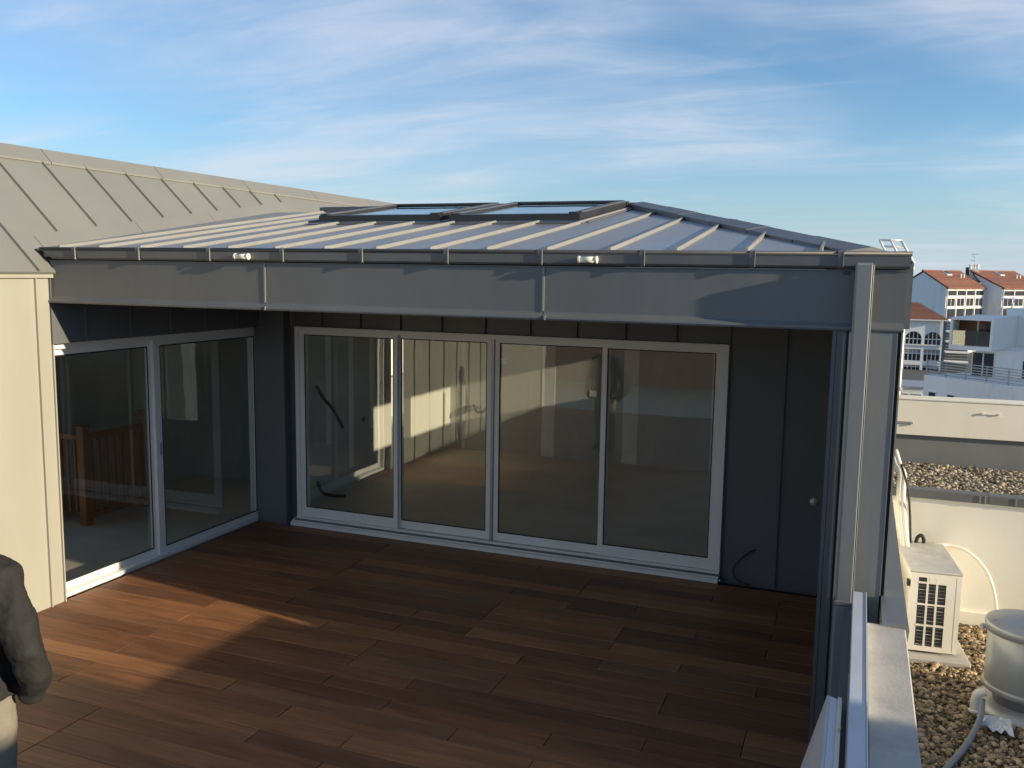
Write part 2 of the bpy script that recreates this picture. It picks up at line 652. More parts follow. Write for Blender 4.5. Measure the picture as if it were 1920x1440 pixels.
def plank_data(n, w=1.0):
    key = round(n, 3)
    if key not in plank_mesh:
        b = MB().box(-n / 2, n / 2, -PITCH_Y / 2 + .0016, PITCH_Y / 2 - .0016, 0, .03, .0018)
        me = bpy.data.meshes.new('plank')
        me.from_pydata(b.v, [], b.f)
        me.update()
        fix_normals(me)
        plank_mesh[key] = me
    return plank_mesh[key]


edge0 = -3.083
row = -38
y = edge0 + PITCH_Y * 18
rows = []
while y > -9.1:
    if y - PITCH_Y < 0.0:
        rows.append(y)
    y -= PITCH_Y
# joints seen in the photograph lie on joists 0.55 m apart (x = 2.80 + 0.55 k)
seen = {round((-3.083 - e) / PITCH_Y): x for e, x in ((-3.083, 2.80), (-3.25, 3.35), (-3.42, 3.90), (-3.58, 2.80), (-3.745, 3.35), (-2.60, 2.80))}
for y1 in rows:
    y0 = y1 - PITCH_Y
    r = round((edge0 - y1) / PITCH_Y)
    k0 = random.choice((-4, -3, -2))
    if r in seen:
        k0 = round((seen[r] - J0) / .55) - random.choice((3, 4)) - 2
    x = -0.02
    cuts = [x]
    xx = J0 + .55 * k0
    while xx < 0.35:
        xx += .55
    if r in seen:
        xs = seen[r]
        pre = []
        q = xs
        while q > .4:
            pre.append(q)
            q -= .55 * random.choice((3, 4))
        cuts += sorted(pre)
        xx = xs + .55 * random.choice((2, 3, 4))
    while xx < 5.7:
        cuts.append(xx)
        xx += .55 * random.choice((2, 3, 3, 4))
    cuts.append(6.02)
    for a, b in zip(cuts[:-1], cuts[1:]):
        n = b - a - .005
        if n < .05:
            continue
        c = Vector(((a + b) / 2, (y0 + y1) / 2, -.030 + random.uniform(-.0012, .0012)))
        link('plank', plank_data(n), WOOD, c, deck)

# ================================================================== LEFT WING
wing = thing('zinc_wing', (-1.13, -3, 0), 'light grey zinc clad wing with steep standing seam roof on the left', 'building')
YE = -2.80            # end of the solid wall, door beyond
SEAM_Y = [-2.93 - .49 * k for k in range(0, 14)]
# solid wall panels towards the camera
MB().box(-.02, 0.0, -2.926, YE, 0, 2.68).obj('corner_panel', ZW, wing)
prev = -2.934
for sy in SEAM_Y[1:]:
    MB().box(-.02, 0.0, sy + .004, prev, 0, 2.68).obj('wall_panel', ZW, wing)
    prev = sy - .004
for sy in SEAM_Y[:8]:
    MB().box(-.02, .022, sy - .005, sy + .005, 0, 2.68).obj('standing_seam', ZW, wing)
MB().box(-.02, .018, YE - .0, YE + .012, 0, 2.15).obj('corner_trim', ZW, wing)
MB().box(-.25, -.0202, -9.2, YE - .01, 0, 2.7).obj('wall_core', CONC, wing)
MB().box(-.02, .03, -9.2, -2.775, 2.683, 2.738).obj('eave_flashing', ZW, wing)
# header panels above the door
hy = [YE + .013, -2.455, -1.961, -1.468, -.985, -.498, 0.0]
for a, b in zip(hy[:-1], hy[1:]):
    MB().box(-.02, 0.0, a + .004, b - .004, 2.152, 2.68).obj('header_panel', ZD if a > -2.9 and False else ZP, wing)
for a in hy[1:-1]:
    MB().box(-.02, .022, a - .004, a + .004, 2.152, 2.68).obj('standing_seam', ZP, wing)
MB().box(-.25, -.022, YE, .2, 2.152, 2.7).obj('door_lintel', CONC, wing)
# roof: plane z = 2.74 - .93 (x - .05)
RS = .93


def wz(x):
    return 2.74 - RS * (x - .05)


nrm = Vector((RS, 0, 1)).normalized()
XR = -1.02
ys_roof = [-2.934 - .49 * k for k in range(13, 0, -1)] + [-2.934] + [-2.43 + .495 * k for k in range(0, 24)]
for a, b in zip(ys_roof[:-1], ys_roof[1:]):
    if a > 8.6:
        break
    MB().prism([(.06, a, wz(.06)), (.06, b, wz(.06)), (XR, b, wz(XR)), (XR, a, wz(XR))], -nrm * .02).obj('roof_panel', ZR, wing)


def valley_x(y):
    return .05 - (2.91 + .138 * (y + 2.78) - 2.74) / RS


for a in ys_roof[1:]:
    if a > 1.6:
        break
    xb = .06 if a < -2.7 else valley_x(a) - .11
    if xb - XR < .06:
        continue
    h = .024
    MB().prism([(xb, a - .006, wz(xb)), (xb, a + .006, wz(xb)), (XR - .02, a + .006, wz(XR - .02)), (XR - .02, a - .006, wz(XR - .02))], nrm * h).obj('standing_seam', ZR, wing)
# back slope and gable
MB().prism([(XR - .1, -9.2, wz(XR) + .02), (XR - .1, 8.6, wz(XR) + .02), (-2.36, 8.6, 2.68), (-2.36, -9.2, 2.68)], (-.01, 0, -.02)).obj('back_slope', ZR, wing)
# ridge caps
cy = [-9.2, -7.7, -6.2, -4.75, -3.25, -1.84, -.42, 1.05, 2.5, 4.0, 5.5, 7.0, 8.6]
for a, b in zip(cy[:-1], cy[1:]):
    c = [(XR + .045, 0, wz(XR + .045) + .03), (XR + .045, 0, wz(XR + .045) + .012), (XR - .24, 0, wz(XR) - .08), (XR - .16, 0, wz(XR) + .11), (XR - .085, 0, wz(XR - .085) + .035)]
    MB().profile([(q[0], q[2]) for q in c], a + .004, b - .004, 'y').obj('ridge_cap', ZR, wing)
# west side, far end and inside of the wing
MB().box(-2.36, -2.2, -1.2, 6.55, 0, 2.68).obj('back_wall', PLAST, wing)
MB().box(-2.36, -2.2, -9.2, -3.9, 0, 2.68).obj('back_wall', PLAST, wing)
MB().box(-2.36, -2.2, -3.9, -1.2, 0, .3).obj('back_wall', PLAST, wing)
MB().box(-2.36, -2.2, -3.9, -1.2, 2.3, 2.68).obj('back_wall', PLAST, wing)
for wy in (-3.9, -3.0, -2.1):  # out-of-view windows added so daylight reaches the dark wing interior
    MB().box(-2.33, -2.25, wy, wy + .06, .3, 2.3).obj('added_window_frame', ALU, wing)
    MB().box(-2.29, -2.284, wy + .06, wy + .9, .3, 2.3).obj('added_window_pane', GLASS, wing)
MB().box(-2.36, -2.2, 7.6, 8.6, 0, 2.68).obj('back_wall', PLAST, wing)
MB().box(-2.36, -2.2, 6.55, 7.6, 0, 0.75).obj('back_wall', PLAST, wing)
MB().box(-2.36, .2, 8.45, 8.6, 0, 2.68).obj('end_wall', PLAST, wing)
MB().box(-2.2, -.26, -9.2, 8.5, 2.60, 2.66).obj('ceiling', PLAST, wing)
MB().box(-2.4, -.10, -9.2, 8.5, -.2, -.004).obj('wing_floor', SCREED, wing)
MB().box(-2.2, -.2, -4.2, -4.1, 0, 2.6).obj('partition', PLAST, wing)
MB().box(-2.2, -1.15, 1.3, 1.4, 0, 2.6).obj('partition', PLAST, wing)
MB().box(-.2, -.02, 0.02, .12, 0, 2.6).obj('partition', PLAST, wing)

# left sliding door ---------------------------------------------------
ld = thing('sliding_door', (-.13, -1.4, 0), 'white two leaf sliding glass door in the left wing', 'sliding door')
XD = -.13
MB().box(XD - .09, XD + .05, YE - .03, .0, 2.10, 2.15).obj('head_rail', ALU, ld)
MB().box(XD - .09, XD + .05, -.055, .0, .0, 2.10).obj('jamb', ALU, ld)
MB().box(XD - .09, XD + .05, YE - .03, -2.755, .0, 2.10).obj('jamb', ALU, ld)
MB().box(XD - .09, XD + .065, -2.755, -.055, 0.0, .035).obj('track', ALU, ld)


def sash_y(parent, x0, x1, y0, y1, z0, z1, sl, sr, st, sb, mglass):
    s = MB()
    s.box(x0, x1, y0, y0 + sl, z0, z1)
    s.box(x0, x1, y1 - sr, y1, z0, z1)
    s.box(x0 + .002, x1 - .002, y0 + sl, y1 - sr, z1 - st, z1)
    s.box(x0 + .002, x1 - .002, y0 + sl, y1 - sr, z0, z0 + sb)
    o = s.obj('sash', ALU, parent)
    g = MB()
    e, d = .012, .006
    g.box(x1 - d, x1 - .001, y0 + sl, y0 + sl + e, z0 + sb, z1 - st)
    g.box(x1 - d, x1 - .001, y1 - sr - e, y1 - sr, z0 + sb, z1 - st)
    g.box(x1 - d, x1 - .001, y0 + sl + e, y1 - sr - e, z1 - st - e, z1 - st)
    g.box(x1 - d, x1 - .001, y0 + sl + e, y1 - sr - e, z0 + sb, z0 + sb + e)
    g.obj('gasket', RUB, o)
    xm = (x0 + x1) / 2
    MB().box(xm - .003, xm + .003, y0 + sl - .004, y1 - sr + .004, z0 + sb - .004, z1 - st + .004).obj('pane', mglass, o)
    return o


sash_y(ld, XD - .045, XD - .005, -2.755, -1.575, .036, 2.099, .06, .045, .055, .060, GLASSD)
sash_y(ld, XD + .002, XD + .042, -1.60, -.056, .036, 2.099, .080, .05, .05, .060, GLASSD)
MB().box(XD + .043, XD + .056, -1.56, -1.545, 1.0, 1.12).obj('handle', ALUG, ld)

# stair balustrade inside the wing ------------------------------------
bal = thing('stair_balustrade', (-1.6, -.6, 0), 'orange wooden stair balustrade seen behind the left glass door', 'balustrade')
XB = -1.62
for yy, h in ((-1.03, 1.06), (-.16, 1.10)):
    o = MB().box(XB - .05, XB + .05, yy - .05, yy + .05, 0, h, .006).obj('newel_post', STAIRW, bal)
    MB().box(XB - .06, XB + .06, yy - .06, yy + .06, h, h + .03, .008).obj('post_cap', STAIRW, o)
for k in range(7):
    yy = -.93 + k * .105
    MB().box(XB - .016, XB + .016, yy - .02, yy + .02, .12, .93, .004).obj('baluster', STAIRW, bal)
MB().box(XB - .03, XB + .03, -.98, -.21, .93, .985, .006).obj('handrail', STAIRW, bal)
MB().box(XB - .03, XB + .03, -.98, -.21, .06, .12, .004).obj('bottom_rail', STAIRW, bal)
for k in range(5):
    xx = XB - .12 - k * .1
    MB().box(xx - .016, xx + .016, -1.05, -1.02, .12, .93, .004).obj('baluster', STAIRW, bal)
MB().box(XB - .58, XB - .05, -1.065, -1.005, .93, .985, .006).obj('handrail', STAIRW, bal)

# ================================================================== PAVILION
pav = thing('zinc_pavilion', (3.2, 0, 0), 'dark grey zinc pavilion with low hipped roof over the terrace', 'building')
# back wall: panels over the window, right of it and the pilaster at the corner
hx = [.335, .733, 1.203, 1.67, 2.138, 2.612, 3.083, 3.556, 4.027, 4.502, 4.983]
for a, b in zip(hx[:-1], hx[1:]):
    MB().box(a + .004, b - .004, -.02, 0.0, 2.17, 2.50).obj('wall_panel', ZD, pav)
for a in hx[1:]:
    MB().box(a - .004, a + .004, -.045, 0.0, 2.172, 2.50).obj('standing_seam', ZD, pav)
for a, b in ((4.983, 5.47), (5.47, 5.91)):
    MB().box(a + .004, b - .004, -.02, 0.0, -.06, 2.169 if a < 5 else 2.5).obj('wall_panel', ZD, pav)
MB().box(4.987, 5.466, -.0202, -.0002, 2.171, 2.5).obj('wall_panel', ZD, pav)
MB().box(5.466, 5.474, -.045, 0.0, 0.0, 2.5).obj('standing_seam', ZD, pav)
MB().box(4.984, 4.992, -.045, -.0, 0.0, 2.168).obj('standing_seam', ZD, pav)
MB().box(-.07, .31, -.13, 0.1, -.06, 2.5, .004).obj('pilaster', ZP, pav)
MB().box(.31, .395, -.02, .1, 0.0, 2.168).obj('wall_panel', ZD, pav)
MB().box(4.99, 5.9, .001, .25, -.1, 2.5).obj('wall_core', CONC, pav)
MB().box(.3, 5.0, .001, .25, 2.172, 2.5).obj('wall_core', CONC, pav)
lk = MB()
c = Vector((5.766, -.021, .817))
for (r, d) in ((.036, .010), (.020, .024)):
    lk.tube([c, c + Vector((0, -d, 0))], r, 20)
lock = lk.obj('door_lock', BRASS, pav, True)
MB().box(c.x - .003, c.x + .003, c.y - .026, c.y - .0235, c.z - .010, c.z + .010).obj('keyhole', RUB, lock)
# right side wall with the column at its front; a high window lights the room
xi, xo = 5.912, 6.25
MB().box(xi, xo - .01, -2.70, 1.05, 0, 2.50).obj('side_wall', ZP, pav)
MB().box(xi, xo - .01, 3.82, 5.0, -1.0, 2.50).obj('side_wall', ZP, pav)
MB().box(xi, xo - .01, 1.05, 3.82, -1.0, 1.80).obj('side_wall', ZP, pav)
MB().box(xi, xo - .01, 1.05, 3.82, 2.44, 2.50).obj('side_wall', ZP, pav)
MB().box(xi + .1, xo - .01, -2.70, 1.05, -1.0, -.01).obj('side_wall', ZP, pav)
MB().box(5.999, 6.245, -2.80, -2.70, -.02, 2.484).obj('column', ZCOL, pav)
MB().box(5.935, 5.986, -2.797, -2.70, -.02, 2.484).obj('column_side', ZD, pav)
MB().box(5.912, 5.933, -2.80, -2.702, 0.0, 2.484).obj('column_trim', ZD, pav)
MB().box(5.987, 5.998, -2.79, -2.70, 0.0, 2.484).obj('column_joint', RUB, pav)
MB().box(6.2455, 6.251, -2.803, -2.70, .985, 2.484).obj('corner_strip', ZCOL, pav)
MB().box(6.268, 6.276, -2.80, -2.70, .985, 2.484).obj('corner_strip', ZS, pav)
MB().box(6.252, 6.267, -2.78, -2.70, .985, 2.484).obj('corner_joint', RUB, pav)
# soffit and beam
MB().box(0.001, xi, -2.74, -.022, 2.49, 2.52).obj('soffit', ZD, pav)
MB().box(0.001, 6.262, -2.735, -2.5, 2.522, 2.80).obj('beam_core', CONC, pav)
fj = [0.0, 2.062, 4.178, 6.28]
prof = [(-2.772, 2.818), (-2.772, 2.538), (-2.776, 2.528), (-2.808, 2.508), (-2.811, 2.497), (-2.806, 2.486), (-2.745, 2.486), (-2.745, 2.818)]
for a, b in zip(fj[:-1], fj[1:]):
    f = MB().profile(prof, a + .003, b - .003).obj('fascia_panel', ZP, pav)
for a in fj[1:-1]:
    MB().box(a - .009, a + .004, -2.779, -2.773, 2.54, 2.823).obj('joint_strip', ZS, pav)
    MB().box(a + .018, a + .026, -2.816, -2.80, 2.488, 2.514).obj('joint_strip', ZS, pav)
MB().box(.0, 6.282, -2.780, -2.66, 2.8185, 2.8245).obj('fascia_top', ZP, pav)
MB().profile([(-2.60, 2.86), (-2.675, 2.83), (-2.675, 2.826), (-2.60, 2.826)], .02, 6.28).obj('gutter_backing', ZD, pav)

# roof planes ---------------------------------------------------------
SL = .138


def rz(y):
    return 2.915 + SL * (y + 2.78)


YR, XH = 1.15, 3.885
ZRID = rz(YR)


def hip_y(x):
    return YR if x <= XH else -2.78 + (6.21 - x) / (6.21 - XH) * (YR + 2.78)


seams = [2.96 + .409 * k for k in range(-10, 9)]
seams = [q for q in seams if q > -1.05 and q < 6.2]
edges = [-1.05] + seams + [6.22]


def strip(x0, x1, ya, yb0, yb1):
    MB().prism([(x0, ya, rz(ya)), (x1, ya, rz(ya)), (x1, yb1, rz(yb1)), (x0, yb0, rz(yb0))], (0, 0, -.015)).obj('roof_panel', ZF, pav)


for a, b in zip(edges[:-1], edges[1:]):
    inside = a > 1.30 and b < 3.38
    x0, x1 = a + .003, b - .003
    if inside:
        strip(x0, x1, -2.79, 0.2, 0.2)
        strip(x0, x1, .85, YR, YR)
    elif a < XH < b:
        MB().prism([(x0, -2.79, rz(-2.79)), (x1, -2.79, rz(-2.79)), (x1, hip_y(x1), rz(hip_y(x1))), (XH, YR, rz(YR)), (x0, YR, rz(YR))], (0, 0, -.015)).obj('roof_panel', ZF, pav)
    else:
        strip(x0, x1, -2.79, hip_y(x0), hip_y(x1))
for q in seams:
    if q < -.1 - 0.0:
        continue
    ye = hip_y(q) - .12
    h = .026
    spans = [(-2.775, ye)]
    if 1.05 < q < 3.75:
        spans = [(-2.775, -.62), (1.06, ye)]
    for a, b in spans:
        if b - a < .05:
            continue
        tl = .06 if b == ye else .02
        MB().add([(q - .009, a, rz(a)), (q + .009, a, rz(a)), (q + .009, b, rz(b)), (q - .009, b, rz(b)),
                  (q - .007, a + .012, rz(a) + h), (q + .007, a + .012, rz(a) + h), (q + .007, b - tl, rz(b - tl) + h), (q - .007, b - tl, rz(b - tl) + h)],
                 [(0, 3, 2, 1), (4, 5, 6, 7), (0, 1, 5, 4), (1, 2, 6, 5), (2, 3, 7, 6), (3, 0, 4, 7)]).obj('standing_seam', ZS, pav)
# right slope and back slope
MB().prism([(6.30, -2.78, 2.875), (6.30, 5.1, 2.875), (XH, YR + .05, ZRID - .02), (XH, YR, ZRID - .02)], (0, 0, -.015)).obj('right_slope', ZF, pav)
MB().prism([(6.30, 5.1, 2.90), (-1.0, 5.1, 2.90), (-1.0, YR + .01, ZRID), (XH, YR + .01, ZRID)], (0, 0, -.015)).obj('back_slope', ZF, pav)
MB().box(6.24, 6.31, -2.70, 5.0, 2.50, 2.87).obj('side_fascia', ZP, pav)
# ridge and hip caps
rc = [.02, .95, 1.95, 2.95, XH - .06]
for a, b in zip(rc[:-1], rc[1:]):
    MB().profile([(YR - .12, ZRID - .04), (YR - .12, ZRID + .045), (YR + .02, ZRID + .062), (YR + .15, ZRID + .04), (YR + .15, ZRID - .04)], a + .003, b - .003).obj('ridge_cap', ZC, pav)
H0, H1 = Vector((XH - .02, YR + .03, ZRID - .03)), Vector((6.10, -2.715, 2.848))
hd = (H1 - H0)
hn = hd.normalized()
side = Vector((-hn.y, hn.x, 0)).normalized()      # pointing to +x/+y side
if side.x < 0:
    side = -side
ts = [0, .19, .36, .53, .69, .85, 1.0]
for i, (a, b) in enumerate(zip(ts[:-1], ts[1:])):
    A, B = H0 + hd * (a + .0016), H0 + hd * (b - .0016)
    lift = Vector((0, 0, .004 * (i % 2)))
    b_ = MB()
    w, h = .165, .088
    sec = lambda p: [p - side * w + Vector((0, 0, -.05)), p - side * (w - .004) + Vector((0, 0, h - .012)) + lift, p + Vector((0, 0, h + .012)) + lift, p + side * w + Vector((0, 0, h - .03)) + lift, p + side * w + Vector((0, 0, -.09))]
    b_.add([tuple(q) for q in sec(A)] + [tuple(q) for q in sec(B)], [(0, 1, 2, 3, 4), (9, 8, 7, 6, 5), (0, 5, 6, 1), (1, 6, 7, 2), (2, 7, 8, 3), (3, 8, 9, 4), (4, 9, 5, 0)])
    b_.obj('hip_cap', ZC, pav)
MB().tube([Vector((4.78, 1.2, 3.27)), Vector((4.78, 1.5, 3.31))], .05, 12).obj('roof_vent', ZC, pav, True)
# valley flashing between the two roofs
vy = [-2.70, -1.4, -.15, 1.13]
for a, b in zip(vy[:-1], vy[1:]):
    P = []
    for yy, dx in ((a, -.10), (b - .008, -.10), (b - .008, .02), (a, .02)):
        xx = valley_x(yy) + dx
        P.append((xx, yy, wz(xx)))
    MB().prism(P, nrm * .006).obj('valley_flashing', ZR, wing)

# room behind the big window ------------------------------------------
MB().box(.05, xi, .26, 4.35, -.1, .05).obj('room_floor', SCREED, kind='structure')
rw = MB().box(.14, .26, .26, 2.32, .05, 2.5).obj('room_wall_left', PLAST, kind='structure')
MB().box(.10, .22, 2.95, 4.25, .05, 2.5).obj('room_wall_partition', PLAST, kind='structure')
bw = MB().box(.10, 4.42, 4.25, 4.40, .05, 2.5).obj('room_wall_back', PLAST, kind='structure')
MB().box(4.42, xi, 4.25, 4.40, 2.42, 2.5).obj('room_wall_lintel', PLAST, kind='structure')
rwn = thing('added_room_window', (5.1, 4.3, .05), 'added unseen window letting sky light in at the right end of the room', 'window')  # invented opening, kept out of view, to brighten the room with sky light
s = MB()
for xx in (4.421, 5.14, 5.86):
    s.box(xx, xx + .05, 4.28, 4.34, .051, 2.419)
s.box(4.471, 5.86, 4.282, 4.338, .051, .10)
s.box(4.471, 5.86, 4.282, 4.338, 2.37, 2.419)
s.obj('frame', ALU, rwn)
for xx in (4.471, 5.19):
    MB().box(xx, xx + .668, 4.305, 4.311, .10, 2.37).obj('pane', GLASS, rwn)
ce = MB()
ce.box(.0, 1.1, .26, 4.4, 2.501, 2.53)
ce.box(3.7, xi, .26, 4.4, 2.501, 2.53)
ce.box(1.1, 3.7, .95, 4.4, 2.501, 2.53)
ce.obj('room_ceiling', PLAST, kind='structure')
sh = MB()
for (a0, a1, b0, b1) in ((1.06, 1.1, .2, .99), (3.7, 3.74, .2, .99), (1.1, 3.7, .951, .99), (1.1, 3.7, .2, .24)):
    sh.box(a0, a1, b0, b1, 2.532, 3.28)
sh.obj('skylight_shaft', PLAST, kind='structure')
MB().box(.22, .232, .35, .36, .05, 2.5).obj('joint_strip', JOINT, rw)
for yy in (.75, 1.25, 1.75):
    MB().box(.259, .2625, yy, yy + .11, .3 + .5 * random.random(), 2.45).obj('joint_strip', JOINT, rw)
for xx, w in ((.42, .05), (.9, .06), (1.72, .20), (2.95, .22), (4.2, .07)):
    MB().box(xx, xx + w, 4.246, 4.2496, .06, 2.48).obj('joint_strip', JOINT, bw)
for xx, zz in ((.95, .9), (2.45, 1.0), (4.3, 1.55), (4.3, 1.1), (4.33, .6), (4.3, .3), (1.05, 1.4)):
    MB().box(xx, xx + .1, 4.245, 4.2490, zz, zz + .09).obj('filler_patch', JOINT, bw)
MB().tube([(2.72, 4.249, 1.0), (2.72, 4.235, 1.0)], .035, 14).obj('junction_box', RUB, bw)
MB().tube([(.261, 1.6, .9), (.275, 1.6, .9)], .035, 14).obj('junction_box', RUB, rw)
# loose cables hanging from the plasterboard
for nm, pts, lb in (('cable', [(.26, .55, 1.45), (.33, .6, 1.30), (.36, .75, 1.15), (.38, .85, 1.0), (.42, .86, .92)], 'loose black cable hanging from plasterboard behind the leftmost pane'),
                    ('cable', [(.26, .55, .32), (.32, .56, .20), (.40, .64, .15), (.52, .74, .13)], 'short black cable tail near the room floor behind the leftmost pane'),
                    ('cable', [(.62, 4.24, .75), (.70, 4.18, .66), (.82, 4.17, .68), (.86, 4.22, .76)], 'small loop of cable on the back wall behind the second pane')):
    MB().tube(smooth_curve(pts, 5), .019, 8).obj(nm, RUB, None, True, lb, 'cable', 'loose cables in the unfinished room')
# window lighting the room through the side wall
sw = thing('side_window', (6.1, 2.25, 1.86), 'high side window of the room behind the column', 'window')
s = MB()
s.box(6.05, 6.09, 1.051, 1.09, 1.801, 2.439)
s.box(6.05, 6.09, 3.78, 3.819, 1.801, 2.439)
s.box(6.05, 6.09, 1.09, 3.78, 1.801, 1.83)
s.box(6.05, 6.09, 1.09, 3.78, 2.40, 2.439)
s.obj('frame', ALU, sw)
MB().box(6.067, 6.073, 1.088, 3.782, 1.828, 2.402).obj('pane', GLASS, sw)

# big sliding window ---------------------------------------------------
bwn = thing('sliding_window', (2.69, 0, 0), 'wide white four pane sliding window in the shaded back wall', 'sliding window')
X0, X1, ZB, ZT = .400, 4.980, .139, 2.168
MB().box(X0, X1, -.055, .12, ZT - .045, ZT).obj('head_rail', ALU, bwn)
MB().box(X0, X0 + .05, -.055, .12, ZB - .06, ZT - .045).obj('jamb', ALU, bwn)
MB().box(X1 - .05, X1, -.055, .12, ZB - .06, ZT - .045).obj('jamb', ALU, bwn)
sill = MB().profile([(-.15, .0), (-.15, .035), (-.115, .043), (-.115, .05), (-.06, .06), (.12, .075), (.12, .0)], X0 - .025, X1).obj('sill', ALU, bwn)
MB().box(X0 + .0, X1 - .002, -.110, -.070, .052, .0615).obj('track', TRK, sill)
MB().box(X0 + .0, X1 - .002, -.066, -.05, .058, .085).obj('track', ALU, sill)


def sash_x(parent, x0, x1, y0, y1, z0, z1, sl, sr, st, sb):
    s = MB()
    s.box(x0, x0 + sl, y0, y1, z0, z1)
    s.box(x1 - sr, x1, y0, y1, z0, z1)
    s.box(x0 + sl, x1 - sr, y0 + .002, y1 - .002, z1 - st, z1)
    s.box(x0 + sl, x1 - sr, y0 + .002, y1 - .002, z0, z0 + sb)
    o = s.obj('sash', ALU, parent)
    g = MB()
    e, d = .010, .004
    a, b, c_, d_ = x0 + sl, x1 - sr, z0 + sb, z1 - st
    yy = y0 + .004
    g.box(a, a + e, yy, yy + d, c_, d_)
    g.box(b - e, b, yy, yy + d, c_, d_)
    g.box(a + e, b - e, yy, yy + d, d_ - e, d_)
    g.box(a + e, b - e, yy, yy + d, c_, c_ + e)
    g.obj('gasket', RUB, o)
    ym = (y0 + y1) / 2
    MB().box(a - .004, b + .004, ym - .003, ym + .003, c_ - .004, d_ + .004).obj('pane', GLASS, o)
    return o


zt = ZT - .046
sash_x(bwn, X0 + .051, 1.640, -.045, -.005, .086, zt, .06, .045, .035, .105)
sash_x(bwn, 1.605, 2.672, .005, .045, .077, zt, .05, .05, .035, .085)
sash_x(bwn, 2.705, 3.875, .005, .045, .077, zt, .05, .05, .035, .085)
sash_x(bwn, 3.815, X1 - .051, -.045, -.005, .086, zt, .05, .06, .035, .105)
MB().box(2.674, 2.703, -.01, .05, .077, zt).obj('meeting_stile', ALUG, bwn)

# cables on the wall to the right
cb = MB()
p0 = Vector((5.288, -.022, .318))
pts = [p0, p0 + Vector((-.05, -.03, -.02)), Vector((5.16, -.07, .22)), Vector((5.11, -.09, .14)), Vector((5.13, -.10, .06)), Vector((5.20, -.10, .018)), Vector((5.26, -.11, .012))]
cb.tube(smooth_curve(pts, 6), .007, 7)
MB.obj(cb, 'wall_cable', RUB, None, True, 'black cable looping from the grey wall to the deck', 'cable')
MB().tube([p0 + Vector((.0, .002, .0)), p0 + Vector((.055, -.01, -.008))], .010, 8)

# gutter ----------------------------------------------------------------
gut = thing('roof_gutter', (3.1, -2.7280, 2.83), 'grey box gutter along the front eave of the pavilion', 'gutter')
gp = [(-2.6930, 2.832), (-2.7830, 2.832), (-2.8000, 2.845), (-2.8040, 2.895), (-2.7980, 2.913), (-2.7900, 2.913), (-2.7940, 2.893), (-2.7900, 2.850), (-2.6930, 2.842)]
tr = MB()
xl0, xl1 = -.055, 6.285
n = len(gp)
vs = [(xl0 + (.10 if z < 2.85 else .015 if z < 2.9 else 0), a, z) for a, z in gp] + [(xl1, a, z) for a, z in gp]
tr.add(vs, [tuple(range(n)), tuple(range(n, 2 * n))[::-1]] + [(i, n + i, n + (i + 1) % n, (i + 1) % n) for i in range(n)])
tr.obj('trough', ZP, gut)
MB().tube([(xl0 - .012, -2.8000, 2.914), (xl1 + .01, -2.8000, 2.914)], .0125, 10).obj('front_bead', BEAD, gut, True)
MB().box(xl1 + .001, xl1 + .006, -2.8000, -2.6930, 2.836, 2.905).obj('end_cap', ZP, gut)
for x in (.294, .933, 1.593, 2.231, 2.87, 3.51, 4.16, 4.81, 5.453, 5.93):
    b = MB()
    prf = [(-2.7180, 2.826), (-2.7880, 2.826), (-2.8100, 2.842), (-2.8150, 2.895), (-2.8170, 2.920), (-2.8000, 2.931), (-2.7830, 2.922), (-2.7935, 2.913), (-2.8040, 2.913), (-2.8070, 2.895), (-2.8030, 2.846), (-2.7840, 2.831), (-2.7180, 2.831)]
    k = MB()
    k.profile(prf, x - .014, x + .014)
    o = k.obj('bracket', ZP, gut)
    MB().box(x + .0145, x + .0185, -2.8175, -2.8080, 2.834, 2.926).obj('bracket_edge', ZS, o)
for x, w, lb in ((1.901, .10, 'small white cylindrical fitting on the gutter near the left end'), (4.477, .10, 'small white cylindrical fitting on the gutter near the middle right')):
    f = thing('gutter_fitting', (x, -2.8180, 2.85), lb, 'gutter fitting', 'white fittings on the gutter')
    MB().tube([(x - w / 2, -2.8225, 2.866), (x + w / 2, -2.8225, 2.866)], .019, 16).obj('body', PVC, f, True)
    for s_ in (-1, 1):
        MB().tube([(x + s_ * w / 2, -2.8225, 2.866), (x + s_ * (w / 2 + .010), -2.8225, 2.866)], .0225, 16).obj('end_ring', PVC, f)
    MB().box(x - .02, x + .02, -2.8280, -2.8050, 2.858, 2.874).obj('clip', ALUG, f)

# downpipe ----------------------------------------------------------------
dp = thing('downpipe', (6.055, -2.885, 0), 'slim grey zinc downpipe in front of the corner column', 'downpipe')
MB().box(6.008, 6.110, -2.892, -2.8125, -.01, .935, .012).obj('pipe', ZCOL, dp)
MB().box(6.011, 6.107, -2.889, -2.8135, .9355, 2.862, .012).obj('pipe', ZCOL, dp)
MB().box(6.020, 6.098, -2.8130, -2.7735, 2.520, 2.855).obj('sun_gap_filler', ZCOL, dp)  # hidden box added to stop sun slipping behind the pipe
MB().box(6.005, 6.113, -2.895, -2.8115, .925, .957, .006).obj('collar', ZP, dp)
MB().box(6.1072, 6.1105, -2.886, -2.880, .96, 2.86).obj('pipe_seam', ZS, dp)

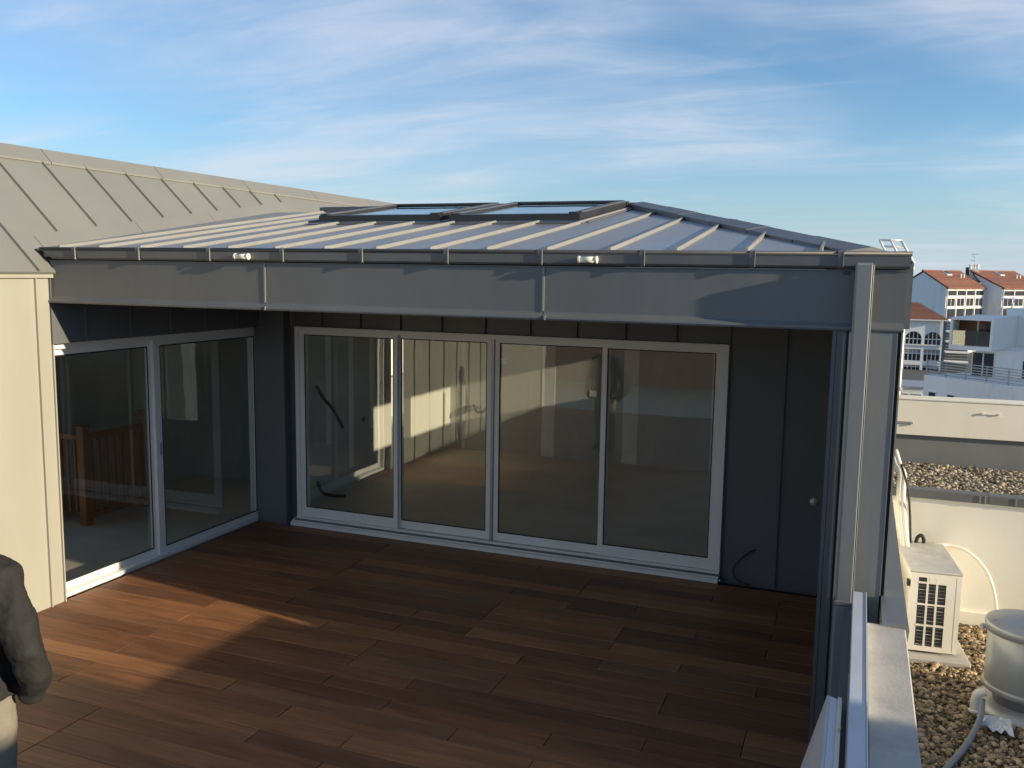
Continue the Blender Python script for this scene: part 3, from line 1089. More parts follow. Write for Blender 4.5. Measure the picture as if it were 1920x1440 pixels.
# roof windows ---------------------------------------------------------------
for (x0, x1, ya, yb, lb) in ((1.06, 2.37, -.56, .92, 'left of two black framed roof windows lying on the low zinc roof'),
                             (2.49, 3.74, -.62, .98, 'right of two black framed roof windows lying on the low zinc roof')):
    t = thing('roof_window', ((x0 + x1) / 2, (ya + yb) / 2, rz((ya + yb) / 2)), lb, 'roof window', 'roof windows on the pavilion')
    T = lambda x, y, z: (x, y, rz(y) + z)
    b = MB(T)
    b.box(x0, x1, ya, ya + .07, .02, .078)
    b.obj('front_frame', BLK, t)
    for (a, c_) in ((x0, x0 + .075), (x1 - .075, x1)):
        o = MB(T).box(a, c_, ya + .071, yb, .02, .080).obj('side_frame', BLK, t)
        MB(T).box(a + .004, c_ - .004, ya + .08, yb - .02, .081, .092).obj('cover_strip', ZC, o)
    MB(T).box(x0 - .01, x1 + .01, yb + .001, yb + .09, .02, .078).obj('top_cover', BLK, t)
    MB(T).box(x0 + .02, x1 - .02, yb - .04, yb, .082, .095).obj('blind_box', BLK, t)
    MB(T).box(x0 + .076, x1 - .076, ya + .071, yb - .001, .060, .066).obj('pane', GLASSD, t)
    fl = MB(T)
    fl.box(x0 - .09, x1 + .06, ya - .12, ya - .001, .004, .010)
    fl.box(x1 + .001, x1 + .085, ya, yb, .004, .012)
    fl.obj('flashing', ZP, t)
    cs = MB(T)
    cs.box(x1 - .10, x1 - .02, ya - .004, ya + .05, .0785, .0935)
    cs.box(x0 + .02, x0 + .10, ya - .004, ya + .05, .0785, .0935)
    cs.obj('corner_cap', BLK, t)

# parapet, rail, leaning sheet ------------------------------------------------
par = thing('parapet_wall', (6.2, -6, 0), 'concrete topped parapet wall running along the right edge of the deck', 'parapet')
MB().box(6.180, 6.368, -9.2, -3.205, -1.0, .970, .006).obj('concrete_wall', CONC, par)
MB().box(6.06, 6.178, -9.2, -2.95, -.10, .93).obj('inner_cladding', ZD, par)
MB().profile([(6.255, .985), (6.378, 1.0), (6.386, .965), (6.380, .905), (6.360, .905), (6.255, .905)], -3.235, .55, 'y').obj('flashing_cap', ZCOL, par)
MB().box(6.255, 6.36, -3.2, .55, -1.0, .904).obj('wall_base', WHT, par)
rail = thing('guard_rail', (6.135, -6, .93), 'pale aluminium rail profile on top of the parapet edge', 'rail')
MB().box(6.103, 6.170, -9.2, -2.955, .935, 1.045, .003).obj('rail_profile', ALUD, rail)
MB().box(6.1705, 6.1745, -9.2, -2.957, .972, 1.049).obj('outer_lip', ALU, rail)
MB().box(6.098, 6.1025, -9.2, -3.95, .90, .99).obj('inner_lip', ALUG, rail)
# sheet leaning on the rail
P = atz(1551, 1303, .985)
Q = atz(1500, 1440, .62)
dv = (Q - P)
dv = Vector((dv.x, 0, -.365)).normalized()
A = P
Bm = A + dv * (A.z / -dv.z) + Vector((0, 0, .002))
nn = Vector((-dv.z, 0, dv.x)).normalized()
if nn.x < 0:
    nn = -nn
sheet = thing('leaning_panel', (Bm.x, A.y - .6, 0), 'pale flat panel with folded edge leaning against the parapet', 'panel')
ln = Vector((0, -1.5, 0))
MB().prism([A, Bm, Bm + ln, A + ln], nn * .012).obj('sheet', PANELM, sheet)
E0 = A + nn * .013
MB().prism([E0, E0 + nn * .030, E0 + nn * .030 + dv * .05, E0 + dv * .05], ln).obj('folded_edge', ALUD, sheet)
E1 = A + nn * .0435 - dv * .012
MB().prism([E1, E1 + nn * .016, E1 + nn * .016 + dv * .09, E1 + dv * .09], ln).obj('outer_edge', PVC, sheet)
c = E1 + nn * .008 + Vector((0, -.31, .012))
MB().lathe((c.x, c.y), [(.004, c.z - .006), (.010, c.z), (.010, c.z + .008), (.004, c.z + .012)], 10).obj('fixing_screw', BRASS, sheet)

# ================================================================== NEIGHBOUR ROOF
GR = -.30
gr1 = MB().box(6.385, 12.0, -9.0, .62, GR - .5, GR - .02).obj('lower_gravel_roof', GRAVBASE, kind='structure')
gr2 = MB().box(6.385, 12.0, .62, 2.4, -1.0, .76).obj('upper_gravel_roof', GRAVBASE, kind='structure')


def pebbles(name, material, x0, x1, y0, y1, z, size, count, hole=()):
    import bmesh
    bm = bmesh.new()
    bmesh.ops.create_icosphere(bm, subdivisions=1, radius=1)
    base = [v.co.copy() for v in bm.verts]
    fac = [[v.index for v in f.verts] for f in bm.faces]
    bm.free()
    V, F = [], []
    rnd = random.Random(3)
    shapes = []
    for _ in range(12):
        shapes.append([p * rnd.uniform(.75, 1.15) for p in base])
    for _ in range(count):
        x, y = rnd.uniform(x0, x1), rnd.uniform(y0, y1)
        s_ = size * (rnd.uniform(.45, 1.0) if rnd.random() < .7 else rnd.uniform(1.0, 1.75))
        sx, sy, sz = s_ * rnd.uniform(.8, 1.3), s_ * rnd.uniform(.7, 1.1), s_ * rnd.uniform(.5, .8)
        q = Matrix.Rotation(rnd.uniform(0, 6.28), 3, 'Z') @ Matrix.Rotation(rnd.uniform(-.5, .5), 3, 'X')
        zz = z + rnd.uniform(-.006, .012)
        o = len(V)
        for p in shapes[rnd.randrange(12)]:
            w = q @ Vector((p.x * sx, p.y * sy, p.z * sz))
            V.append((x + w.x, y + w.y, zz + w.z))
        F += [[i + o for i in f] for f in fac]
    me = bpy.data.meshes.new(name)
    cx, cy = (x0 + x1) / 2, (y0 + y1) / 2
    me.from_pydata([(a - cx, b - cy, c - z) for a, b, c in V], [], F)
    me.update()
    for p in me.polygons:
        p.use_smooth = True
    return me, Vector((cx, cy, z))


me, c = pebbles('gravel', GRAV, 6.40, 8.3, -4.6, .60, GR - .012, .0185, 16000)
link('gravel', me, GRAV, c, None, 'brown pebbles covering the lower flat roof around the air conditioner', 'gravel', kind='stuff')
me, c = pebbles('gravel', GRAV2, 6.40, 8.8, .72, 2.38, .768, .020, 9000)
link('gravel', me, GRAV2, c, None, 'grey brown pebbles covering the raised flat roof behind the white wall', 'gravel', kind='stuff')

nw = thing('roof_wall', (8, .62, GR), 'low white rendered wall behind the air conditioner with grey metal coping', 'wall')
MB().box(6.39, 12, .56, .62, GR - .3, .815).obj('render', WHT, nw)
MB().box(6.39, 12, .53, .559, GR - .3, GR + .12).obj('base_upstand', WHT, nw)
for a, b in ((6.39, 7.19), (7.194, 8.6), (8.604, 12)):
    MB().profile([(.535, .815), (.535, .885), (.545, .893), (.70, .885), (.70, .80), (.69, .80), (.69, .815)], a, b).obj('coping', ZP, nw)
for x in (7.12, 7.16, 7.40):
    MB().box(x, x + .012, .528, .5345, .815, .887).obj('coping_clip', ZS, nw)

cw = thing('roof_parapet', (8, 2.4, .76), 'tall cream parapet band standing behind the raised gravel roof', 'parapet')
CT = frame(6.30, 2.38, R(4))
MB(CT).box(0, 6, .05, .24, .5, 1.08).obj('metal_upstand', ZCOL, cw)
MB(CT).box(0, 6, 0, .26, 1.082, 1.47).obj('cream_band', CREAM, cw)
MB(CT).box(0, 6, -.012, .27, 1.471, 1.483).obj('top_lip', CREAM, cw)
b_ = at(1712, 794, 2.385)
st = thing('wall_bracket', (b_.x, 2.38, b_.z), 'short grey metal bar fixed to the cream parapet band', 'bracket')
MB(CT).box(.02, b_.x - 6.30, -.014, -.001, b_.z - .010, b_.z + .016, .003).obj('bar', ALUG, st)
MB(CT).tube([(b_.x - 6.33, -.001, b_.z - .012), (b_.x - 6.33, -.020, b_.z - .012)], .012, 10).obj('end_bolt', ALUG, st)
a_, b_ = at(1843, 776, 2.46), at(1873, 778, 2.46)
st = thing('wall_peg', (a_.x, 2.44, a_.z), 'pair of small white pegs on the cream parapet band', 'peg')
for q in (a_, b_):
    MB(CT).tube([(q.x - 6.30, .002, q.z), (q.x - 6.30, -.02, q.z)], .012, 10).obj('peg', PVC, st)
MB(CT).tube([(a_.x - 6.30, -.012, a_.z), (b_.x - 6.30, -.012, b_.z)], .005, 6).obj('peg_bar', PVC, st)

# air conditioner -------------------------------------------------------------
AT = frame(6.555, -.405, R(6))
w, dpt, z0, z1 = .385, .86, GR + .055, .43
ac = thing('air_conditioner', (6.75, 0, GR), 'cream outdoor air conditioning unit on the gravel roof', 'air conditioner')
MB(AT).box(0, w, .02, dpt, z0, z1 - .02, .012).obj('casing', ACW, ac)
MB(AT).box(-.006, w + .006, -.004, dpt + .01, z1 - .0195, z1, .006).obj('top_cover', ACT, ac)
for k in range(1, 4):
    MB(AT).box(.02, w - .02, dpt * k / 4 - .006, dpt * k / 4 + .006, z1, z1 + .004).obj('top_rib', ACT, ac)
gx0, gx1, gz0, gz1 = .062, .272, z0 + .04, z1 - .055
MB(AT).box(gx0, gx1, .012, .0195, gz0, gz1).obj('coil', COIL, ac)
fr = MB(AT)
fr.box(0.004, gx0, 0, .0115, z0, z1 - .021)
fr.box(gx1, w - .004, 0, .0115, z0, z1 - .021)
fr.box(gx0, gx1, 0, .0115, z0, gz0)
fr.box(gx0, gx1, 0, .0115, gz1, z1 - .021)
front = fr.obj('front_panel', ACW, ac)
for k in (1, 2):
    xx = gx0 + (gx1 - gx0) * k / 3
    MB(AT).box(xx - .007, xx + .007, -.002, .011, gz0, gz1).obj('grille_bar', ACW, front)
for k in (1, 2):
    zz = gz0 + (gz1 - .05 - gz0) * k / 3
    MB(AT).box(gx0, gx1, -.003, .010, zz - .006, zz + .006).obj('grille_bar', ACW, front)
MB(AT).box(gx0, gx1, -.003, .010, gz1 - .05, gz1 - .038).obj('grille_bar', ACW, front)
MB(AT).box(gx0 + .08, gx1 + .01, -.001, .0115, gz1 - .037, gz1 + .002).obj('name_plate', ACW, front)
for i in range(3):
    for k in range(18):
        zz = gz0 + .012 + k * (gz1 - .06 - gz0) / 18
        xx = gx0 + (gx1 - gx0) * i / 3
        MB(AT).box(xx + .009, xx + .062, .004, .0065, zz, zz + .0025).obj('grille_wire', ALUG if (k + i) % 4 else ACW, front)
MB(AT).box(w * .9 - .002, w * .9, -.0015, 0, z0 + .02, z1 - .04).obj('panel_joint', ACT, front)
for xx in (.03, .30):
    MB(AT).box(xx, xx + .07, .05, dpt - .05, GR - .02, z0 - .001).obj('foot', BLK, ac)
MB(AT).box(-.02, -.001, .0, .05, z1 - .14, z1 - .09).obj('side_clip', RUB, ac)
slab = MB(AT).box(-.1, w + .09, -.10, dpt + .02, GR - .02, GR + .03, .01).obj('support_slab', CONC, None, False, 'flat pale slab under the air conditioner on the pebbles', 'slab')
# conduit, pipe bundle and cables beside it
pts = [AT(w - .12, dpt - .05, z1 - .02), at(1775, 1022, .50), at(1812, 1033, .50), at(1845, 1065, .48), at(1862, 1105, .46), at(1868, 1150, .44), at(1866, 1190, .42), at(1850, 1203, .40)]
MB().tube(smooth_curve(pts, 6), .017, 10).obj('drain_conduit', PVC, None, True, 'white plastic conduit curving from the air conditioner down the wall', 'conduit')
b = thing('insulated_pipes', tuple(at(1690, 1000, .15)), 'white insulated pipes dropping beside the column to the air conditioner', 'pipes')
for off in (0, 7):
    pts = [at(1672 + off, 845, .9), at(1680 + off, 872, .75), at(1688 + off, 890, .6), at(1686 + off, 930, .5), at(1690 + off, 990, .35), at(1696 + off, 1050, .25), at(1700 + off, 1110, .2)]
    MB().tube(smooth_curve(pts, 5), .024, 10).obj('pipe', PVC, b, True)
pts = [at(1690, 870, .5), at(1702, 915, .45), at(1706, 960, .42), at(1707, 1000, .40), at(1708, 1030, .40)]
MB().tube(smooth_curve(pts, 6), .010, 8).obj('cable', RUB, None, True, 'thin black cable hanging down to the back of the air conditioner', 'cable')
pts = [at(1716, 1025, .43), at(1720, 1008, .43), at(1728, 1004, .43), at(1732, 1012, .44), at(1731, 1026, .45)]
MB().tube(smooth_curve(pts, 6), .016, 8).obj('hose_loop', RUB, None, True, 'black hose loop rising above the top of the air conditioner', 'hose')

# ventilation cylinder --------------------------------------------------------
vc = (7.315, -1.06)
v = thing('vent_cowl', (vc[0], vc[1], GR), 'galvanised metal ventilation drum on the gravel at the right edge', 'vent')
MB().lathe(vc, [(.262, -.16), (.268, -.15), (.268, .27), (.262, .275)], 56).obj('drum', GALV, v, True)
MB().lathe(vc, [(.270, .276), (.288, .279), (.290, .33), (.280, .342), (.12, .365), (.01, .37)], 56).obj('lid', GALV, v, True)
MB().lathe(vc, [(.20, GR - .02), (.205, -.17), (.215, -.162)], 48).obj('throat', HOSE, v, True)
MB().lathe(vc, [(.272, -.155), (.278, -.15), (.278, -.115), (.272, -.11)], 56).obj('lower_band', GALV, v, True)
MB().lathe(vc, [(.34, GR - .02), (.335, GR + .02), (.22, GR + .05)], 48).obj('base_flange', GALV, v, True)
kp = at(1652 + 188, 1078, -1.1)
MB().tube([(7.015, -1.12, .30), (6.995, -1.13, .295)], .02, 12).obj('latch', GALV, v)
hp = [atz(1842, 1312, GR + .16), atz(1838, 1345, GR + .10), atz(1822, 1380, GR + .05), atz(1800, 1412, GR + .03), atz(1775, 1440, GR + .025), atz(1740, 1490, GR + .025)]
MB().tube(smooth_curve(hp, 6), .020, 10).obj('grey_hose', HOSE, None, True, 'grey flexible hose snaking from the vent drum over the pebbles', 'hose')
el = thing('pipe_elbow', tuple(atz(1826, 1310, GR + .1)), 'cream plastic elbow lying on pebbles left of the vent drum', 'pipe elbow')
e0 = atz(1826, 1335, GR + .03)
MB().tube(smooth_curve([e0, e0 + Vector((.0, .01, .08)), e0 + Vector((.02, .02, .13)), e0 + Vector((.07, .03, .15))], 5), .028, 12).obj('elbow', PVC, el, True)
MB().lathe((e0.x, e0.y), [(.030, e0.z), (.036, e0.z + .002), (.036, e0.z + .02), (.030, e0.z + .022)], 16).obj('collar', PVC, el, True)
# crumpled film by the drum
fm = MB()
rnd = random.Random(5)
c0 = atz(1858, 1362, GR + .03)
nx, ny = 9, 7
vs, fs = [], []
for j in range(ny):
    for i in range(nx):
        vs.append((c0.x - .08 + i * .026 + rnd.uniform(-.008, .008), c0.y - .09 + j * .03 + rnd.uniform(-.008, .008), GR + .025 + rnd.uniform(0, .05)))
for j in range(ny - 1):
    for i in range(nx - 1):
        a = j * nx + i
        fs.append((a, a + 1, a + nx + 1, a + nx))
fm.add(vs, fs).obj('plastic_film', FILM, None, False, 'crumpled pale plastic film on pebbles below the vent drum', 'plastic film')

# scaffold post and ladder hoop at the far corner ------------------------------
p1 = at(1691.5, 620, 3.2)
po = thing('scaffold_post', (p1.x, 3.2, 1.0), 'pale upright scaffold tube with clamp just right of the column', 'scaffold post')
MB().tube([(p1.x, 3.2, .6), (p1.x, 3.2, 2.45)], .030, 14).obj('tube', PVC, po, True)
q = at(1690, 727, 3.2)
MB().lathe((p1.x, 3.2), [(.034, q.z - .03), (.055, q.z - .03), (.055, q.z + .01), (.034, q.z + .01)], 16).obj('clamp', ALUG, po)
MB().box(p1.x + .03, p1.x + .11, 3.17, 3.21, q.z - .02, q.z + .01).obj('clamp_arm', ALUG, po)
ldr = thing('roof_ladder', tuple(at(1690, 480, 4.2)), 'white tubular roof ladder frame standing above the far right corner', 'ladder')
Yl = 4.2


def bar(a, b, r=.012, nm='rung'):
    MB().tube([at(*a, Yl), at(*b, Yl)], r, 8).obj(nm, FFR, ldr, True)


bar((1649, 449.5), (1659, 469), .014, 'stile')
bar((1669, 448.5), (1683, 475), .014, 'stile')
bar((1690, 451), (1714, 494), .016, 'stile')
bar((1649, 450), (1691, 451))
bar((1655, 462), (1696, 463))
bar((1676, 472), (1701, 473))
bar((1714, 501), (1703, 519), .013, 'brace')
bar((1700, 500), (1714, 501), .013, 'brace')
bar((1702, 485), (1701, 512), .016, 'hinge')

# ================================================================== FAR BUILDINGS
# white building with clay roof and glazed galleries, rotated 55 degrees
def plane_pt(px, py, o, ang):
    """pixel on the vertical plane through o running in direction ang -> (a, z)"""
    ux, uy = math.cos(ang), math.sin(ang)
    nx_, ny_ = -uy, ux
    d = ray(px, py)
    t = ((o[0] - CAM.x) * nx_ + (o[1] - CAM.y) * ny_) / (d.x * nx_ + d.y * ny_)
    p = CAM + d * t
    return ((p.x - o[0]) * ux + (p.y - o[1]) * uy, p.z)


def gallery_house(px0, px1, pxg, peak, y_eave, Y, label, cols):
    K = at(px0, y_eave, Y)
    al = R(55)
    T = frame(K.x, K.y, al)
    ze = K.z
    a1 = plane_pt(px1, y_eave, K, al)[0]
    bl = plane_pt(pxg, 522, K, al + R(90))[0]
    bp, zp = plane_pt(peak[0], peak[1], K, al + R(90))
    h = thing('gallery_house', T(a1 / 2, bl / 2, GZ), label, 'house', 'white houses with glazed galleries')
    MB(T).prism([(0.02, .25, GZ), (0.02, bl, GZ), (0.02, bl, ze + (zp - ze) * .35), (0.02, bp, zp - .12), (0.02, .25, ze + .1)], (a1 - .04, 0, 0)).obj('wall', FWH, h)
    # roof slopes with tile courses as geometry
    ov = .35
    rf = MB(T)
    ze_ = ze - .12
    rf.prism([(-.15, -ov, ze_), (a1 + .1, -ov, ze_), (a1 + .1, bp, zp), (-.15, bp, zp)], (0, 0, .14))
    rf.prism([(-.15, bp, zp), (a1 + .1, bp, zp), (a1 + .1, bl + .3, ze + (zp - ze) * .32), (-.15, bl + .3, ze + (zp - ze) * .32)], (0, 0, .139))
    roof = rf.obj('roof', TILE, h)
    nrow = 16
    sl = (zp - ze_) / (bp + ov)
    for k in range(nrow):
        b0 = -ov + (bp + ov) * k / nrow
        b1 = b0 + (bp + ov) / nrow * 1.05
        MB(T).prism([(-.17, b0, ze_ + .145 + sl * (b0 + ov)), (a1 + .12, b0, ze_ + .145 + sl * (b0 + ov)), (a1 + .12, b1, ze_ + .15 + sl * (b1 + ov)), (-.17, b1, ze_ + .15 + sl * (b1 + ov))], (0, 0, .06)).obj('tile_course', TILE, roof)
    MB(T).box(-.18, a1 + .13, bp - .15, bp + .15, zp + .1, zp + .3).obj('ridge_tile', TILE, roof)
    # roof windows and pipes
    for (fa, fb) in ((.45, .72), ):
        b0 = -ov + (bp + ov) * fb
        zz = ze_ + .2 + sl * (b0 + ov)
        s_ = MB(T).prism([(a1 * fa, b0, zz), (a1 * fa + 1.4, b0, zz), (a1 * fa + 1.4, b0 + 1.1, zz + sl * 1.1), (a1 * fa, b0 + 1.1, zz + sl * 1.1)], (0, 0, .15)).obj('skylight', FFR, roof)
        MB(T).prism([(a1 * fa + .1, b0 + .1, zz + .1 + sl * .1), (a1 * fa + 1.3, b0 + .1, zz + .1 + sl * .1), (a1 * fa + 1.3, b0 + 1.0, zz + .1 + sl * 1.0), (a1 * fa + .1, b0 + 1.0, zz + .1 + sl * 1.0)], (0, 0, .08)).obj('pane', DGL, s_)
    for fa in (.72, .8):
        b0 = bp * .55
        q = T(a1 * fa, b0, ze_ + sl * (b0 + ov))
        MB().tube([q, (q[0], q[1], q[2] + .8)], .12, 8).obj('vent_pipe', FFR, roof)
    # glazed gallery on the sunny face: frame grid with panes behind
    rws = [0, .95, 2.9, 4.7, 6.1, 8.0, 9.5]
    g = MB(T)
    for i in range(cols + 1):
        a = a1 * i / cols
        g.box(max(a - .085, 0), min(a + .085, a1), -.18, .0, ze - 9.6, ze - .13)
    gal = g.obj('gallery_post', FFR, h)
    for r_ in rws:
        MB(T).box(.0, a1, -.14, -.02, ze - .40 - r_, ze - .27 - r_).obj('gallery_beam', FFR, h)
    for i in range(cols):
        for j, (ra, rb) in enumerate(zip(rws[:-1], rws[1:])):
            a0_, a1_ = a1 * i / cols + .10, a1 * (i + 1) / cols - .10
            zt_, zb_ = ze - .46 - ra, ze - .24 - rb
            wdw = MB(T)
            if j in (1, 3):
                wdw.box(a0_ + .1, a1_ - .1, -.02, .05, zb_ + .1, zt_ - .1)
                o = wdw.obj('window', FFR, h)
                mid = (a0_ + a1_) / 2
                for (p_, q_) in ((a0_ + .2, mid - .06), (mid + .06, a1_ - .2)):
                    MB(T).box(p_, q_, -.04, -.021, zb_ + .25, zt_ - .25).obj('pane', DGL, o)
            else:
                wdw.box(a0_, a1_, .02, .08, zb_, zt_)
                wdw.obj('pane', DGL, h)
    MB(T).box(0, a1, .1, .24, ze - 9.6, ze - .1).obj('gallery_back', FWH, h)
    return h, T, a1, bp, zp, ze


g1 = gallery_house(1776, 1845, 1703, (1731, 509), 540, 150, 'far white gabled house with red roof, left of the chimney', 4)
g2 = gallery_house(1881, 1960, 1840, (1822, 509.5), 541, 158, 'far white house with red roof, right of the chimney', 4)
# chimney and aerial
K = at(1826, 508, 162)
ch = thing('chimney', (K.x, K.y, K.z - 1.2), 'pale chimney stack between the two far red roofs', 'chimney')
MB().box(K.x - .75, K.x + .75, K.y - .5, K.y + .5, K.z - 3, K.z + .35).obj('stack', CREAM, ch)
for dx in (-.55, .1, .55):
    MB().lathe((K.x + dx, K.y), [(.2, K.z + .36), (.2, K.z + .95), (.26, K.z + .97), (.26, K.z + 1.08)], 12).obj('chimney_pot', CREAM if dx else TILE, ch)
MB().box(K.x - 1.25, K.x - .8, K.y - .3, K.y + .3, K.z - 3, K.z + .6).obj('flue', BLK, ch)
an = thing('tv_aerial', (K.x + .05, K.y, K.z), 'thin television aerial above the far chimney', 'aerial')
m0 = at(1828, 505, 162)
m1 = at(1829, 474, 162)
MB().tube([m0, m1], .05, 6).obj('mast', ALUG, an)
for (a, b) in (((1821, 477), (1834, 476.5)), ((1821, 488.5), (1829, 489.5)), ((1824, 482), (1829, 482))):
    MB().tube([at(*a, 162), at(*b, 162)], .04, 6).obj('element', ALUG, an)

# arcaded building -------------------------------------------------------------
Yb = 122
ab = thing('arcaded_building', tuple(at(1735, 700, Yb)), 'far white building with two arched windows and a red hipped roof', 'building')
x0, x1 = at(1660, 600, Yb).x, at(1772, 600, Yb).x
ztop = at(1735, 599, Yb).z
arches = []
for (pa, pb) in ((1697, 1728), (1733, 1764)):
    arches.append((at(pa, 640, Yb).x, at(pb, 640, Yb).x))
zsp, zbot = at(1730, 636, Yb).z, at(1730, 646, Yb).z
zrow = [(at(1730, y0_, Yb).z, at(1730, y1_, Yb).z) for y0_, y1_ in ((655, 677), (685, 702), (712, 730))]
# facade built round its openings
wl = MB()
xs_ = [x0]
for a, b in arches:
    xs_ += [a, b]
xs_.append(x1)
for i in range(0, len(xs_), 2):
    wl.box(xs_[i], xs_[i + 1], Yb, Yb + .5, GZ, ztop)
zlev = [zbot] + [q for r_ in zrow for q in r_] + [GZ]
for a, b in arches:
    for i in range(0, len(zlev), 2):
        wl.box(a, b, Yb, Yb + .5, zlev[i + 1], zlev[i])
    rad = (b - a) / 2
    n = 14
    poly = [(a, Yb, ztop), (a, Yb, zsp)] + [(a + rad - rad * math.cos(math.pi * k / n), Yb, zsp + rad * math.sin(math.pi * k / n)) for k in range(1, n)] + [(b, Yb, zsp), (b, Yb, ztop)]
    # split in two halves so the faces stay convex enough
    for k in range(n):
        t0, t1 = math.pi * k / n, math.pi * (k + 1) / n
        p0_, p1_ = (a + rad - rad * math.cos(t0), zsp + rad * math.sin(t0)), (a + rad - rad * math.cos(t1), zsp + rad * math.sin(t1))
        wl.prism([(p0_[0], Yb, p0_[1]), (p1_[0], Yb, p1_[1]), (p1_[0], Yb, ztop), (p0_[0], Yb, ztop)], (0, .5, 0))
wl.obj('wall', FWH, ab)
MB().box(x0, x1, Yb + .9, Yb + 8, GZ, ztop - .02).obj('inner_block', CUR, ab)
for a, b in arches:
    wdw = MB()
    for k in range(5):
        xx = a + (b - a) * k / 4
        wdw.box(xx - .05, xx + .05, Yb + .35, Yb + .45, zbot, zsp + (b - a) / 2 - .1)
    wdw.box(a, b, Yb + .36, Yb + .44, zsp - .05, zsp + .07)
    o = wdw.obj('arched_window', FFR, ab)
    MB().box(a, b, Yb + .5, Yb + .55, zbot, zsp + (b - a) / 2).obj('pane', DGL, o)
    MB().box(a - .1, b + .1, Yb - .2, Yb + .05, zbot - .12, zbot + .02).obj('sill', FFR, o)
    for (za, zb) in zrow:
        wdw = MB()
        for k in range(5):
            xx = a + (b - a) * k / 4
            wdw.box(xx - .05, xx + .05, Yb + .35, Yb + .45, zb, za)
        wdw.box(a, b, Yb + .36, Yb + .44, zb + .9, zb + 1.0)
        o = wdw.obj('window', FFR, ab)
        MB().box(a, b, Yb + .5, Yb + .55, zb + .9, za).obj('pane', CUR, o)
        MB().box(a, b, Yb + .5, Yb + .55, zb, zb + .9).obj('pane', DGL, o)
zr_ = at(1720, 568, Yb + 5).z
rp = MB()
xr0, xr1 = x0, at(1722, 568, Yb + 5).x
rp.add([(x0 - .4, Yb - .4, ztop), (x1 + .4, Yb - .4, ztop), (x1 + .4, Yb + 10, ztop), (x0 - .4, Yb + 10, ztop), (xr0 - .4, Yb + 5, zr_), (xr1, Yb + 5, zr_)],
       [(0, 1, 5, 4), (1, 2, 5), (2, 3, 4, 5), (0, 4, 3), (0, 3, 2, 1)])
roof = rp.obj('roof', TILE, ab)
for k in range(12):
    t0, t1 = k / 12, (k + 1.06) / 12
    A0, B0 = Vector((x0 - .4, Yb - .4, ztop)), Vector((x1 + .4, Yb - .4, ztop))
    A1, B1 = Vector((xr0 - .4, Yb + 5, zr_)), Vector((xr1, Yb + 5, zr_))
    q = [A0.lerp(A1, t0), B0.lerp(B1, t0), B0.lerp(B1, t1), A0.lerp(A1, t1)]
    q = [p_ + Vector((0, 0, .02)) for p_ in q]
    MB().prism(q, (0, 0, .07)).obj('tile_course', TILE, roof)
MB().box(x0 - .45, x1 + .45, Yb - .55, Yb - .38, ztop - .15, ztop + .02).obj('eaves_gutter', FFR, ab)
MB().tube([(x1 + .1, Yb - .2, ztop), (x1 + .1, Yb - .2, GZ)], .12, 8).obj('drainpipe', ALUG, ab)

# modern white block with a cantilevered loggia box ---------------------------------
Yc = 58
Kc = at(1864, 598, Yc)
angL = R(160)                    # direction of the loggia face, going left and back
TL = frame(Kc.x, Kc.y, angL)     # a along loggia face, b = 90 deg left of it (towards -x -y): negative b is inward
LEN = plane_pt(1783, 592, Kc, angL)[0]
zt_ = Kc.z
zb_ = plane_pt(1862, 660, Kc, angL)[1]
dep = min(plane_pt(1909, 590, Kc, R(70))[0], 7.0)
rec = 1.5
mod = thing('modern_block', (Kc.x, Kc.y, GZ), 'modern white flat roofed block with projecting loggia box', 'building')
th = .16
bx = MB(TL)
bx.box(0, LEN, -dep, 0, zt_ - th, zt_)
bx.box(0, LEN, -dep, 0, zb_, zb_ + .30)
bx.box(LEN - th, LEN, -dep, 0, zb_ + .30, zt_ - th)
bx.box(0, th, -dep, 0, zb_ + .30, zt_ - th)
box_ = bx.obj('loggia_box', FWH, mod)
MB(TL).box(th, LEN - th, -rec - .1, -rec, zb_ + .30, zt_ - th).obj('back_cladding', WOODC, box_)
MB(TL).box(th + .1, th + 1.05, -rec + .001, -rec + .06, zb_ + .32, zt_ - th - .25).obj('loggia_door', DGL, box_)
MB(TL).box(th + 1.06, th + 1.18, -rec + .001, -rec + .07, zb_ + .32, zt_ - th - .05).obj('door_frame', ALUG, box_)
MB(TL).box(th, LEN - th, -.10, -.07, zb_ + .30, zb_ + 1.30).obj('glass_balustrade', BALG, box_)
# main body behind and below
body = MB(TL)
body.box(-9, LEN - 1.9, -14, -dep - .02, zb_ - 3.2, zt_ + .45)
body.box(-9, LEN - 1.3, -14, -1.6, zb_ - 7, zb_ - .01)
body.obj('wall', FWH, mod)
for (a0_, a1_, z0_, z1_, bb) in ((.1, 1.55, zb_ - 2.4, zb_ - .15, -1.6), (-2.6, -1.5, zb_ - 2.4, zb_ - .5, -1.6), (-3.6, -2.0, zb_ + .4, zt_ - .3, -dep - .02)):
    o = MB(TL).box(a0_, a1_, bb - .03, bb + .05, z0_, z1_).obj('window', FFR, mod)
    MB(TL).box(a0_ + .08, a1_ - .08, bb + .051, bb + .07, z0_ + .08, z1_ - .08).obj('pane', DGL, o)
    MB(TL).box((a0_ + a1_) / 2 - .04, (a0_ + a1_) / 2 + .04, bb + .0701, bb + .09, z0_ + .08, z1_ - .08).obj('mullion', FFR, o)
